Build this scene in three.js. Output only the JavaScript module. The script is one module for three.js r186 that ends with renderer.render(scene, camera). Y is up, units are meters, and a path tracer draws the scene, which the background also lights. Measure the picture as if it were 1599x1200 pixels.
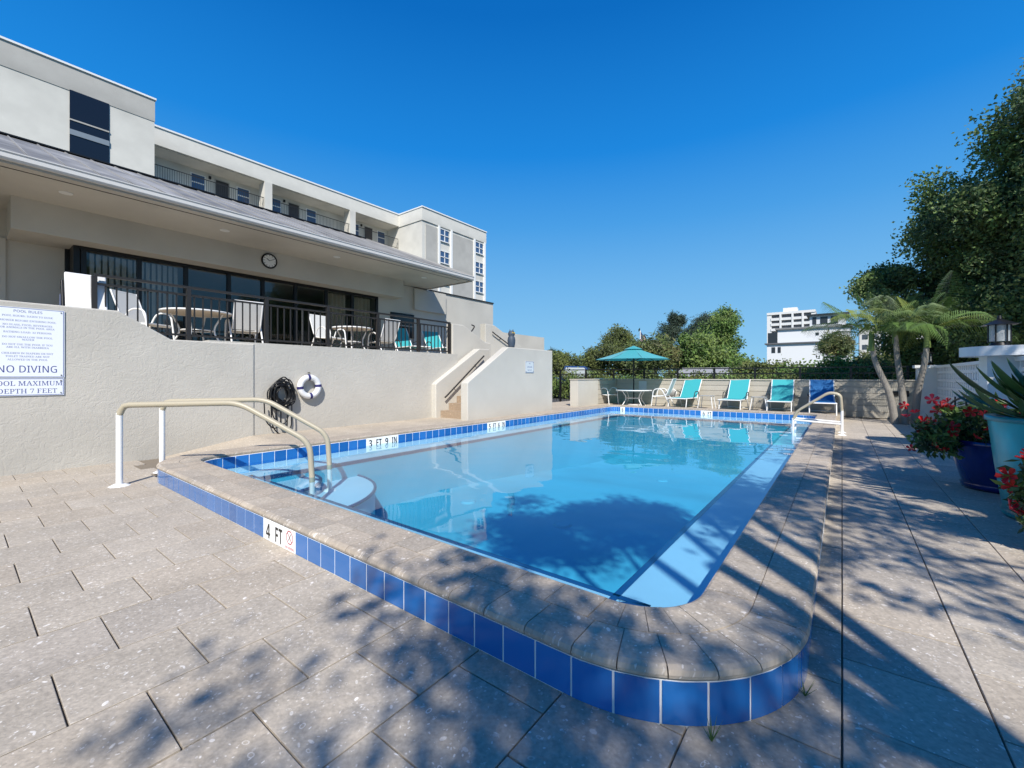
import * as THREE from 'three';
import { mergeGeometries } from 'three/addons/utils/BufferGeometryUtils.js';
import { RoundedBoxGeometry } from 'three/addons/geometries/RoundedBoxGeometry.js';

// ---------- camera, sky, sun, exposure ----------
const scene = new THREE.Scene();
const camera = new THREE.PerspectiveCamera(83.52, 1599 / 1200, 0.05, 1500);
camera.position.set(0, 1.2, 0);
camera.rotation.y = THREE.MathUtils.degToRad(37.5);
camera.setViewOffset(1599, 1200, 0, 12, 1599, 1200);
scene.add(camera);
const renderer = new THREE.WebGLRenderer({ antialias: true });
renderer.setSize(1024, 768);
renderer.toneMapping = THREE.LinearToneMapping;
renderer.toneMappingExposure = 1.4;
renderer.shadowMap.enabled = true;
{ // clear blue sky: one colour gradient with height
  const W = 64, H = 512, d = new Float32Array(W * H * 4);
  const stops = [[0, .23, .455, .635], [4, .18, .405, .625], [12, .112, .327, .60], [19, .05, .25, .57], [27, .01, .175, .525], [40, .003, .106, .385], [90, .002, .075, .31]];
  for (let r = 0; r < H; r++) {
    const el = Math.max(0, ((r + .5) / H - .5) * 180);
    let i = 0; while (i < stops.length - 2 && el > stops[i + 1][0]) i++;
    const a = stops[i], b = stops[i + 1], t = Math.min(1, (el - a[0]) / (b[0] - a[0]));
    for (let c = 0; c < W; c++) { const o = (r * W + c) * 4; for (let k = 0; k < 3; k++) d[o + k] = a[k + 1] + (b[k + 1] - a[k + 1]) * t; d[o + 3] = 1; }
  }
  const t = new THREE.DataTexture(d, W, H, THREE.RGBAFormat, THREE.FloatType);
  t.mapping = THREE.EquirectangularReflectionMapping; t.magFilter = THREE.LinearFilter; t.needsUpdate = true;
  scene.background = t; scene.environment = t;
}
const SUN = new THREE.Vector3(.643 * Math.cos(.768), Math.sin(.768), .766 * Math.cos(.768));
const sun = new THREE.DirectionalLight(new THREE.Color(1, .95, .87), 4.3);
sun.position.copy(SUN).multiplyScalar(60); sun.castShadow = true;
sun.shadow.mapSize.set(4096, 4096);
Object.assign(sun.shadow.camera, { left: -45, right: 45, top: 45, bottom: -45, near: 1, far: 160 });
scene.add(sun, sun.target);

// ---------- helpers ----------
let seed = 7;
const rnd = () => { seed = (seed * 1664525 + 1013904223) >>> 0; return seed / 4294967296; };
const rr = (a, b) => a + (b - a) * rnd();
const V = (x, y, z) => new THREE.Vector3(x, y, z);
const used = {};
const numbered = (n) => { used[n] = (used[n] ?? -1) + 1; return used[n] ? n + '_' + String(used[n]).padStart(3, '0') : n; };
function tag(o, label, category, group) { o.userData.label = label; o.userData.category = category; if (group) o.userData.group = group; return o; }
function thing(name, label, category, pos = [0, 0, 0], group) {
  const g = new THREE.Group(); g.name = numbered(name); g.position.set(...pos); scene.add(g); return tag(g, label, category, group);
}
function mesh(name, geo, mat, parent) {
  const m = new THREE.Mesh(geo, mat); m.castShadow = m.receiveShadow = true;
  m.name = parent ? name : numbered(name); (parent ?? scene).add(m); return m;
}
function structure(name, geo, mat) { const m = mesh(name, geo, mat); m.userData.kind = 'structure'; return m; }
const rgb = (r, g, b) => new THREE.Color().setRGB(r, g, b);
const M = (c, roughness = .8, extra = {}) => new THREE.MeshPhysicalMaterial({ color: rgb(...c), roughness, side: THREE.DoubleSide, ...extra });
// boxes with uv in metres
function bx(x0, x1, y0, y1, z0, z1) {
  const g = new THREE.BoxGeometry(Math.abs(x1 - x0), Math.abs(y1 - y0), Math.abs(z1 - z0)); g.translate((x0 + x1) / 2, (y0 + y1) / 2, (z0 + z1) / 2);
  return worldUV(g);
}
function worldUV(g, ox = 0, oy = 0) {
  const p = g.attributes.position, n = g.attributes.normal, uv = new Float32Array(p.count * 2);
  for (let i = 0; i < p.count; i++) {
    const ax = Math.abs(n.getX(i)), ay = Math.abs(n.getY(i)), az = Math.abs(n.getZ(i));
    const [u, v] = ay >= ax && ay >= az ? [p.getX(i), p.getZ(i)] : ax >= az ? [p.getZ(i), p.getY(i)] : [p.getX(i), p.getY(i)];
    uv[i * 2] = u + ox; uv[i * 2 + 1] = v + oy;
  }
  g.setAttribute('uv', new THREE.BufferAttribute(uv, 2)); return g;
}
// prism: profile in (z, y), thickness along x
function wallX(pts, x0, x1, bevel = .015) {
  const s = new THREE.Shape(pts.map(([z, y]) => new THREE.Vector2(z, y)));
  const g = new THREE.ExtrudeGeometry(s, { depth: Math.abs(x1 - x0) - 2 * bevel, bevelEnabled: bevel > 0, bevelSize: bevel, bevelThickness: bevel, bevelOffset: -bevel, bevelSegments: 3 });
  g.rotateY(-Math.PI / 2); // shape x -> z, depth -> -x
  g.translate(Math.max(x0, x1) - bevel, 0, 0);
  return worldUV(g);
}
function tube(pts, r, seg = 8, closed = false, tens = .0) {
  const path = new THREE.CatmullRomCurve3(pts.map((p) => V(...p)), closed, 'catmullrom', tens || .5);
  return new THREE.TubeGeometry(path, Math.max(2, pts.length * 6), r, seg, closed);
}
function bar(a, b, r, seg = 6) { // straight round bar
  const A = V(...a), B = V(...b), d = B.clone().sub(A), g = new THREE.CylinderGeometry(r, r, d.length(), seg);
  g.applyQuaternion(new THREE.Quaternion().setFromUnitVectors(V(0, 1, 0), d.normalize())); g.translate(...A.add(B).multiplyScalar(.5).toArray()); return g;
}
function flatBar(a, b, w, h) { // square bar
  const A = V(...a), B = V(...b), d = B.clone().sub(A), g = new THREE.BoxGeometry(w, d.length(), h);
  g.applyQuaternion(new THREE.Quaternion().setFromUnitVectors(V(0, 1, 0), d.normalize())); g.translate(...A.add(B).multiplyScalar(.5).toArray()); return g;
}
function bent(pts, r, seg = 10) { // tube with rounded bends
  const cp = new THREE.CurvePath(); let prev = V(...pts[0]);
  for (let i = 1; i < pts.length - 1; i++) {
    const p = V(...pts[i]), a = V(...pts[i - 1]), b = V(...pts[i + 1]), k = Math.min(.14, p.distanceTo(a) * .45, p.distanceTo(b) * .45);
    const s = p.clone().add(a.sub(p).setLength(k)), e = p.clone().add(b.sub(p).setLength(k));
    cp.add(new THREE.LineCurve3(prev, s)); cp.add(new THREE.QuadraticBezierCurve3(s, p, e)); prev = e;
  }
  cp.add(new THREE.LineCurve3(prev, V(...pts[pts.length - 1])));
  class C extends THREE.Curve { getPoint(t, o = new THREE.Vector3()) { return o.copy(cp.getPoint(t)); } }
  return new THREE.TubeGeometry(new C(), 48, r, seg);
}
const merge = (a) => mergeGeometries(a.map((g) => { const h = g.index ? g.toNonIndexed() : g; for (const k of Object.keys(h.attributes)) if (!['position', 'normal', 'uv'].includes(k)) h.deleteAttribute(k); return h; }));

// ---------- textures ----------
const hash = (x, y) => { let h = (x * 374761393 + y * 668265263) | 0; h = Math.imul(h ^ (h >>> 13), 1274126177); return ((h ^ (h >>> 16)) >>> 0) / 4294967296; };
function vnoise(x, y, per) {
  const xi = Math.floor(x), yi = Math.floor(y), fx = x - xi, fy = y - yi, s = fx * fx * (3 - 2 * fx), t = fy * fy * (3 - 2 * fy), m = (v) => ((v % per) + per) % per;
  const a = hash(m(xi), m(yi)), b = hash(m(xi + 1), m(yi)), c = hash(m(xi), m(yi + 1)), d = hash(m(xi + 1), m(yi + 1));
  return a + (b - a) * s + (c - a) * t + (a - b - c + d) * s * t;
}
const fbm = (u, v, f, oct) => { let s = 0, a = .5, n = 0; for (let i = 0; i < oct; i++, f *= 2, a *= .5) { s += a * vnoise(u * f, v * f, f); n += a; } return s / n; };
function tex(N, fn, { srgb = false, repeat = 1 } = {}) { // fn(u, v) -> [r, g, b] 0..1
  const d = new Uint8Array(N * N * 4);
  for (let y = 0; y < N; y++) for (let x = 0; x < N; x++) { const c = fn(x / N, y / N, x, y), o = (y * N + x) * 4; for (let k = 0; k < 3; k++) d[o + k] = Math.max(0, Math.min(255, c[k] * 255)); d[o + 3] = 255; }
  const t = new THREE.DataTexture(d, N, N); t.wrapS = t.wrapT = THREE.RepeatWrapping; t.magFilter = THREE.LinearFilter; t.minFilter = THREE.LinearMipmapLinearFilter; t.generateMipmaps = true;
  if (srgb) t.colorSpace = THREE.SRGBColorSpace; t.repeat.set(repeat, repeat); t.needsUpdate = true; return t;
}
// shell-stone: warm grey concrete with white shell flecks; one repeat = 1.6 m
const shellFlecks = (() => {
  const N = 1024, a = new Float32Array(N * N);
  for (let i = 0; i < 2600; i++) {
    const cx = rnd() * N, cy = rnd() * N, big = rnd() < .12, l = big ? rr(4, 9) : rr(1.2, 4), w = l * rr(.3, .7), th = rr(0, 6.28), br = rr(.3, 1);
    const R = Math.ceil(l) + 1, ring = big && rnd() < .4;
    for (let y = -R; y <= R; y++) for (let x = -R; x <= R; x++) {
      const u = x * Math.cos(th) + y * Math.sin(th), v = -x * Math.sin(th) + y * Math.cos(th), q = (u / l) ** 2 + (v / w) ** 2;
      if (q < 1 && !(ring && q < .45)) { const o = ((Math.floor(cy + y) + N) % N) * N + ((Math.floor(cx + x) + N) % N); a[o] = Math.max(a[o], br); }
    }
  }
  return a;
})();
const stoneMap = tex(1024, (u, v, x, y) => {
  const f = shellFlecks[y * 1024 + x] * 1.25, n = fbm(u, v, 6, 3), g = fbm(u + .3, v, 128, 3), b = .77 + (n - .5) * .1 + (g - .5) * .17;
  return [b * .97 + f * .17, b * .935 + f * .19, b * .885 + f * .22];
}, { srgb: true, repeat: 1 / 1.6 });
const stoneBump = tex(512, (u, v) => { const b = fbm(u, v, 96, 3); return [b, b, b]; }, { repeat: 1 / .8 });
const trowel = tex(1024, (u, v) => { // trowelled stucco: short ridges and grit
  const w = fbm(u, v, 8, 3) * 2.4, r = Math.abs(fbm(u + w * .05, v * 1 + w * .04, 14, 3) - .5) * 2, r2 = Math.abs(fbm(u + .37, v + w * .06, 22, 2) - .5) * 2;
  const b = .55 + .55 * Math.min(1, Math.min(r, r2 + .1) * 3) * .6 + (fbm(u, v, 128, 2) - .5) * .25; return [b, b, b];
}, { repeat: 1 / 1.3 });
const stuccoTone = tex(512, (u, v) => { const b = .93 + (fbm(u, v, 4, 5) - .5) * .14; return [b, b * .995, b * .98]; }, { srgb: true, repeat: 1 / 4.3 });
const fineBump = tex(512, (u, v) => { const b = fbm(u, v, 64, 4); return [b, b, b]; }, { repeat: 1 / .9 });
const ripple = tex(512, (u, v) => { const b = fbm(u, v, 5, 3); return [b, b, b]; }, { repeat: 1 / 3.1 });
const metalTone = tex(256, (u, v) => { const b = .8 + (fbm(u, v * 1, 6, 4) - .5) * .5; return [b, b, b]; }, { srgb: true, repeat: 1 / 3 });

// ---------- materials ----------
const stoneMats = [[.80, .755, .69], [.85, .80, .73], [.76, .72, .67], [.82, .76, .68]].map((c) => M(c, .85, { map: stoneMap, bumpMap: stoneBump, bumpScale: .0012 }));
const copingMats = [[.78, .71, .63], [.84, .775, .69], [.72, .67, .61]].map((c) => M(c, .85, { map: stoneMap, bumpMap: stoneBump, bumpScale: .0015 }));
const jointMat = M([.2, .165, .125], .95);
const deckMat = M([.85, .785, .69], .85, { map: stoneMap, bumpMap: stoneBump, bumpScale: .001 });
const stucco = M([.58, .555, .51], .9, { map: stuccoTone, bumpMap: trowel, bumpScale: .005 });
const stuccoSmooth = M([.63, .605, .555], .9, { map: stuccoTone, bumpMap: fineBump, bumpScale: .0015 });
const greyStucco = M([.62, .605, .565], .9, { map: stuccoTone, bumpMap: fineBump, bumpScale: .002 });
const buildingWhite = M([.73, .715, .67], .9, { map: stuccoTone });
const buildingGrey = M([.5, .49, .465], .9, { map: stuccoTone });
const whitePaint = M([.78, .78, .76], .45);
const whitePlastic = M([.8, .8, .79], .35, { clearcoat: .3 });
const darkMetal = M([.035, .032, .03], .45, { metalness: .3 });
const blackMetal = M([.012, .012, .013], .4, { metalness: .3 });
const beigeTube = M([.42, .37, .27], .4);
const grout = M([.8, .8, .78], .9);
const tileBlues = [[.018, .145, .43], [.024, .165, .48], [.014, .12, .37], [.028, .18, .5]].map((c) => M(c, .16, { clearcoat: .6, clearcoatRoughness: .1 }));
const plasterPale = M([.46, .68, .82], .8, { map: stuccoTone });
const plasterBlue = M([.085, .50, .68], .85, { map: stuccoTone });
const trimTile = M([.012, .06, .16], .3);
const water = new THREE.MeshPhysicalMaterial({ color: rgb(.66, .86, .95), transmission: 1, roughness: 0, ior: 1.33, thickness: 0, bumpMap: ripple, bumpScale: .006, side: THREE.DoubleSide });
const glass = new THREE.MeshPhysicalMaterial({ color: rgb(.8, .82, .83), transmission: 1, roughness: 0, ior: 1.5, thickness: 0, side: THREE.DoubleSide });
const turquoiseCloth = M([.035, .36, .39], .8, { sheen: .3 });
const umbrellaCloth = M([.01, .36, .40], .85, { transmission: .3, thickness: 0 });
const blueCloth = M([.008, .13, .36], .7);
const soil = M([.035, .025, .018], 1);

// ---------- ground ----------
const POOL = { x0: -6.75, x1: -.10, z0: -14.4, z1: -1.40, R: .72 };
function ringPath(d) { // outline of the pool at inward offset d, as {pts: [[x, z, nx, nz, s]], length of outer line}
  const { x0, x1, z0, z1, R } = POOL, r = Math.max(R - d, .02), pts = [];
  const corner = (cx, cz, a0, s0) => { for (let i = 0; i <= 12; i++) { const a = a0 - (i / 12) * Math.PI / 2; pts.push([cx + Math.cos(a) * r, cz + Math.sin(a) * r, s0 + (i / 12) * R * Math.PI / 2]); } };
  const w = x1 - x0 - 2 * R, l = z1 - z0 - 2 * R, q = R * Math.PI / 2;
  // start on the near edge's left end, go right, round the near right corner, down the right side ...
  corner(x0 + R, z1 - R, Math.PI, -q);             // near left corner (from left side to near side)
  // angles here: +z is near; corner() runs clockwise seen from above
  return { pts, w, l, q, r };
}
// arc-length walk: s = 0 at the near edge's left end, growing along near edge, corner, right side, far corner, far edge, corner, left side, near left corner
function at(s, d) {
  const { x0, x1, z0, z1, R } = POOL, w = x1 - x0 - 2 * R, l = z1 - z0 - 2 * R, q = R * Math.PI / 2, r = R - d, T = 2 * w + 2 * l + 4 * q;
  s = ((s % T) + T) % T;
  const arc = (cx, cz, a) => [cx + Math.sin(a) * r, cz + Math.cos(a) * r];
  if (s < w) return [x0 + R + s, z1 - d]; s -= w;
  if (s < q) return arc(x1 - R, z1 - R, s / R); s -= q;
  if (s < l) return [x1 - d, z1 - R - s]; s -= l;
  if (s < q) return arc(x1 - R, z0 + R, Math.PI / 2 + s / R); s -= q;
  if (s < w) return [x1 - R - s, z0 + d]; s -= w;
  if (s < q) return arc(x0 + R, z0 + R, Math.PI + s / R); s -= q;
  if (s < l) return [x0 + d, z0 + R + s]; s -= l;
  return arc(x0 + R, z1 - R, 1.5 * Math.PI + s / R);
}
const PW = POOL.x1 - POOL.x0 - 2 * POOL.R, PL = POOL.z1 - POOL.z0 - 2 * POOL.R, PQ = POOL.R * Math.PI / 2, PT = 2 * PW + 2 * PL + 4 * PQ;
const isArc = (s) => { s = ((s % PT) + PT) % PT; return (s > PW - .01 && s < PW + PQ + .01) || (s > PW + PQ + PL - .01 && s < PW + 2 * PQ + PL + .01) || (s > 2 * PW + 2 * PQ + PL - .01 && s < 2 * PW + 3 * PQ + PL + .01) || s > PT - PQ - .01; };
// solid swept along the pool outline between s0 and s1; profile = closed list of [d, y], counter-clockwise
function sweep(s0, s1, profile, step = .12, caps = true, u0 = 0) {
  const n = Math.max(1, Math.ceil((s1 - s0) / step)), k = profile.length, pos = [], uv = [];
  const P = (i, j) => { const s = s0 + (s1 - s0) * i / n, [d, y] = profile[(j + k) % k], [x, z] = at(s, d); return [x, y, z, s, d]; };
  const tri = (...v) => { for (const p of v) { pos.push(p[0], p[1], p[2]); uv.push(p[0] + u0, p[2] + p[1]); } };
  for (let i = 0; i < n; i++) for (let j = 0; j < k; j++) { const a = P(i, j), b = P(i + 1, j), c = P(i + 1, j + 1), d = P(i, j + 1); tri(a, b, c); tri(a, c, d); }
  if (caps) for (const i of [0, n]) { const sh = profile.map(([d, y]) => new THREE.Vector2(d, y)); for (const f of THREE.ShapeUtils.triangulateShape(sh, [])) tri(...f.map((j) => P(i, j))); }
  const g = new THREE.BufferGeometry(); g.setAttribute('position', new THREE.Float32BufferAttribute(pos, 3)); g.setAttribute('uv', new THREE.Float32BufferAttribute(uv, 2)); g.computeVertexNormals(); return g;
}
const outline = (d, step = .1) => { const v = []; for (let s = 0; s < PT; s += isArc(s) ? .05 : step) v.push(new THREE.Vector2(...at(s, d))); return v; };
function sheet(outer, holes, y) { // horizontal sheet from (x, z) points
  const s = new THREE.Shape(outer.map((p) => new THREE.Vector2(p.x, -p.y))); for (const h of holes) s.holes.push(new THREE.Path(h.map((p) => new THREE.Vector2(p.x, -p.y))));
  const g = new THREE.ShapeGeometry(s); g.rotateX(-Math.PI / 2); g.translate(0, y, 0); return worldUV(g);
}
const rect = (x0, x1, z0, z1) => [[x0, z0], [x1, z0], [x1, z1], [x0, z1]].map((p) => new THREE.Vector2(...p));
const groundMat = M([.16, .17, .11], 1, { map: tex(512, (u, v) => { const b = .7 + (fbm(u, v, 8, 5) - .5) * .9; return [b, b, b * .9]; }, { srgb: true, repeat: 1 / 14 }) });
structure('ground', sheet(rect(-400, 400, -700, 120), [outline(.25)], -.05), groundMat);
structure('paving_bed', sheet(rect(-8.3, 6, -16.9, 4), [outline(.25)], -.014), jointMat);

// pavers: square shell-stone slabs in running bond
{
  const deck = new THREE.Group(); deck.name = 'paved_deck'; deck.userData.kind = 'structure'; scene.add(deck);
  const px = .4215, pz = .4145, gap = .0055, far = [];
  const variants = [];
  for (let v = 0; v < 10; v++) {
    const g = new RoundedBoxGeometry(px - gap, .04, pz - gap, 1, .0035); worldUV(g, rr(0, 5), rr(0, 5));
    if (v & 1) { const u = g.attributes.uv; for (let i = 0; i < u.count; i++) u.setXY(i, u.getY(i), -u.getX(i)); }
    variants.push(g);
  }
  for (let i = -19; i < 10; i++) for (let n = -12; n < 42; n++) {
    const x0 = i * px, z1 = -(((i % 2) + 2) % 2 ? .453 : .2445) - (n - 1) * pz, cx = x0 + px / 2; let za = z1, zb = z1 - pz, cz;
    if (cx < -.45 && zb < -1.62) { if (za < -1.5) continue; zb = Math.max(zb, -1.62); }
    if (cx < -8.05 + px / 2 || zb < -16.2 || za > 3.5) continue;
    if (za < -1.3 && cx < -.30) { if (!(cx > -.9 && za > -1.9)) { if (za < -1.45) continue; } }
    cz = (za + zb) / 2;
    if (cx < -.25 && za < -1.5) continue;
    const v = Math.floor(rnd() * 10), short = Math.abs(za - zb - pz) > .01;
    const g = short ? worldUV(new RoundedBoxGeometry(px - gap, .04, za - zb - gap, 1, .0035), rr(0, 5), rr(0, 5)) : variants[v];
    const y = -.02 + rr(-.0012, .0012), mat = stoneMats[Math.floor(rnd() * 4)];
    if (cz < -11.5 || cz > .9 || (cx > 2.2)) { const h = g.clone(); h.translate(cx, y, cz); far.push(h); continue; }
    const m = mesh('paver', g, mat, deck); m.position.set(cx, y, cz); m.rotation.set(rr(-.002, .002), rr(-.003, .003), rr(-.002, .002));
  }
  mesh('distant_pavers', merge(far), stoneMats[1], deck).userData.kind = 'stuff';
}
structure('raised_deck', merge([bx(-8.95, -6.73, -.04, .185, -16.1, -3.1), wallX([[-3.1, -.04], [-3.1, .185], [-1.9, -.002], [-1.9, -.04]], -8.0, -6.74, 0), bx(-6.73, .02, -.04, .14, -16.1, -14.38)]), deckMat);
structure('parking_lot', sheet(rect(-60, -7.3, -60, -16.3), [], -.03), M([.06, .06, .062], .95));

// ---------- pool ----------
const pool = thing('swimming_pool', 'raised rectangular swimming pool with blue tile band and stone coping', 'pool');
mesh('bond_beam', sweep(0, PT, [[.0125, -.04], [.433, -.2], [.433, .153], [.0125, .153]], .12, false), grout, pool);
mesh('ledge', sweep(0, PT, [[.42, -.2], [.95, -.2], [.95, -.07], [.42, -.07]], .12, false), plasterPale, pool);
mesh('ledge_trim', sweep(0, PT, [[.915, -.08], [.953, -.08], [.953, -.066], [.915, -.066]], .12, false), trimTile, pool);
mesh('ledge_trim', sweep(0, PT, [[.951, -.115], [.956, -.115], [.956, -.066], [.951, -.066]], .12, false), trimTile, pool);
{
  const wallG = sweep(0, PT, [[.95, -1.6], [1.0, -1.6], [1.0, -1.59], [.9505, -.075]], .12, false); mesh('basin_wall', wallG, plasterBlue, pool);
  const f = sheet(outline(.94), [], 0), p = f.attributes.position;
  for (let i = 0; i < p.count; i++) p.setY(i, -.88 - .5 * THREE.MathUtils.smoothstep(-p.getZ(i), 5, 13));
  // finer floor so that the slope is smooth
  const fl = new THREE.PlaneGeometry(5.2, 11.6, 10, 40); fl.rotateX(-Math.PI / 2); fl.translate((POOL.x0 + POOL.x1) / 2, 0, (POOL.z0 + POOL.z1) / 2);
  const q = fl.attributes.position; for (let i = 0; i < q.count; i++) q.setY(i, -.88 - .5 * THREE.MathUtils.smoothstep(-q.getZ(i), 5, 13));
  fl.computeVertexNormals(); worldUV(fl); mesh('basin_floor', fl, plasterBlue, pool);
  // corner steps
  const fan = (r, y0, y1) => { const c = [POOL.x0 + .94, POOL.z1 - .94], s = new THREE.Shape(); s.moveTo(c[0], -c[1]); for (let i = 0; i <= 24; i++) { const a = i / 24 * Math.PI / 2; s.lineTo(c[0] + Math.cos(a) * r, -(c[1] - Math.sin(a) * r)); } const g = new THREE.ExtrudeGeometry(s, { depth: y1 - y0, bevelEnabled: false, curveSegments: 24 }); g.rotateX(-Math.PI / 2); g.translate(0, y0, 0); return worldUV(g); };
  const arcTrim = (r, y) => { const pts = []; for (let i = 0; i <= 24; i++) { const a = i / 24 * Math.PI / 2; pts.push([POOL.x0 + .94 + Math.cos(a) * r, y, POOL.z1 - .94 - Math.sin(a) * r]); } return tube(pts, .022, 6); };
  for (const [r, y] of [[.72, -.17], [1.4, -.30]]) { const s = mesh('step', fan(r, -1, y), plasterPale, pool); mesh('step_trim', arcTrim(r, y), trimTile, s); }
  // drains
  for (const [x, z] of [[-3.1, -5.2], [-4.9, -5.2], [-3.3, -10]]) { const g = new THREE.CylinderGeometry(.11, .13, .03, 20); g.translate(x, -.865 - .5 * THREE.MathUtils.smoothstep(-z, 5, 13), z); mesh('drain', g, plasterBlue, pool); }
}
// tiles
{
  const outer = [[.010, .003], [.024, .003], [.024, .150], [.010, .150]], inner = [[.421, .0], [.4355, .0], [.4355, .150], [.421, .150]];
  const tw = .163, g = .009;
  const marker = (s0, n, text, prof, flip, icon) => { // white depth marker tiles, printed
    const c = document.createElement('canvas'); c.width = 128 * n; c.height = 128; const x = c.getContext('2d'); x.fillStyle = '#f1f1ee'; x.fillRect(0, 0, c.width, 128);
    x.fillStyle = '#101010'; x.font = 'bold 118px sans-serif'; x.textAlign = 'center'; x.textBaseline = 'middle';
    text.forEach((w, i) => { x.save(); x.font = 'bold 130px sans-serif'; x.translate(64 + i * 128, 70); x.scale(Math.min(.85, 104 / x.measureText(w).width), 1); x.fillText(w, 0, 0); x.restore(); });
    if (icon) { const cx = 128 * (n - 1) + 64; x.strokeStyle = '#a8202c'; x.lineWidth = 6; x.beginPath(); for (let i = 0; i <= 8; i++) { const a = (i + .5) * Math.PI / 4; x[i ? 'lineTo' : 'moveTo'](cx + Math.cos(a) * 40, 50 + Math.sin(a) * 40); } x.stroke(); x.beginPath(); x.moveTo(cx - 28, 22); x.lineTo(cx + 28, 78); x.stroke(); x.strokeStyle = '#222'; x.lineWidth = 5; x.beginPath(); x.moveTo(cx + 16, 28); x.lineTo(cx - 14, 70); x.stroke(); x.fillStyle = '#a8202c'; x.font = 'bold 20px sans-serif'; x.fillText('NO DIVING', cx, 112); }
    const t = new THREE.CanvasTexture(c); t.colorSpace = THREE.SRGBColorSpace; t.magFilter = THREE.LinearFilter;
    const mat = new THREE.MeshPhysicalMaterial({ map: t, roughness: .2, side: THREE.DoubleSide });
    for (let i = 0; i < n; i++) {
      const a = s0 + i * tw, b = a + tw - g, geo = sweep(a + g, b, prof, .2), p = geo.attributes.position, uv = geo.attributes.uv;
      const A = at(a + g, prof[0][0]), B = at(b, prof[0][0]), L = Math.hypot(B[0] - A[0], B[1] - A[1]);
      for (let k = 0; k < p.count; k++) { let f = ((p.getX(k) - A[0]) * (B[0] - A[0]) + (p.getZ(k) - A[1]) * (B[1] - A[1])) / (L * L); f = Math.min(.995, Math.max(.005, f)); if (flip) f = 1 - f; const idx = flip ? n - 1 - i : i; uv.setXY(k, (idx + f) / n, (p.getY(k) - prof[0][1]) / (prof[2][1] - prof[0][1])); }
      mesh('depth_marker_tile', geo, mat, pool);
    }
  };
  const marks = [[PW * (2.16 / PW), 4], ];
  const run = (s0, s1, prof, skip) => { for (let s = s0; s < s1 - .05; s += tw) { if (skip.some(([a, b]) => s + tw * .5 > a && s + tw * .5 < b)) continue; const e = Math.min(s + tw, s1); mesh('tile', sweep(s + g / 2, e - g / 2, prof, isArc(s) ? .05 : .2), tileBlues[Math.floor(rnd() * rnd() * 4)], pool); } };
  // outside: near left corner, near edge, near right corner and a little of the right side
  const mk = -PQ + Math.round((-3.46 - (POOL.x0 + POOL.R) + PQ) / tw) * tw; // marker on the near edge
  run(-PQ, PW + PQ + 1.2, outer, [[mk, mk + 3 * tw]]);
  marker(mk, 3, ['4', 'FT'], outer, false, true);
  // inside: far edge and left side (those that face the camera), right side near the ladder
  const L0 = 2 * PW + 3 * PQ + PL, zs = (z) => L0 + (z - (POOL.z0 + POOL.R)); // s on the left side at depth z
  const n1 = zs(-4.95), n2 = zs(-7.91), k1 = L0 + Math.round((n1 - L0) / tw) * tw, k2 = L0 + Math.round((n2 - L0) / tw) * tw;
  const F0 = PW + 2 * PQ + PL, kf = F0 + 14 * tw, kf2 = F0 + 31 * tw;
  run(F0, F0 + PW, inner, [[kf, kf + 2 * tw], [kf2, kf2 + tw]]); run(F0 + PW, L0, inner, []); run(PW + PQ + PL, F0, inner, []);
  run(L0, L0 + PL, inner, [[k1, k1 + 4 * tw], [k2, k2 + 4 * tw]]); run(L0 + PL, PT, inner, []);
  marker(k1, 4, ['3', 'FT', '9', 'IN'], inner, true); marker(k2, 4, ['5', 'FT', '6', 'IN'], inner, true); marker(kf, 2, ['6', 'FT'], inner, true); marker(kf2, 1, ['6'], inner, true);
}
// coping stones, two courses
{
  const o = [[.206, .156], [.012, .156], [.002, .166], [0, .178], [.008, .192], [.028, .2], [.206, .2]], i = [[.418, .18], [.412, .163], [.40, .156], [.211, .156], [.211, .2], [.398, .2], [.412, .194]];
  mesh('mortar_bed', sweep(0, PT, [[.03, .15], [.405, .15], [.405, .194], [.03, .194]], .12, false), M([.36, .31, .25], .95), pool);
  const piece = .215, rest = [];
  let c = 0;
  for (const [prof, off] of [[o, 0], [i, .13]]) for (let s = -PQ + off; s < PT - PQ + off - .02; s += isArc(s + .05) ? piece * .8 : piece) {
    const len = (isArc(s + .05) ? piece * .8 : piece) - .005, e = Math.min(s + len, PT - PQ + off - .004);
    const geo = sweep(s, e, prof, isArc(s + .05) ? .05 : .31, true, rr(0, 4)), near = s < PW + PQ + 8.5;
    if (near) mesh('coping_stone', geo, copingMats[Math.floor(rnd() * 3)], pool).position.y = rr(-.001, .001); else rest.push(geo);
  }
  mesh('distant_coping_stones', merge(rest), copingMats[0], pool).userData.kind = 'stuff';
}
structure('pool_water', sheet(outline(.43), [], .035), water);

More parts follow.
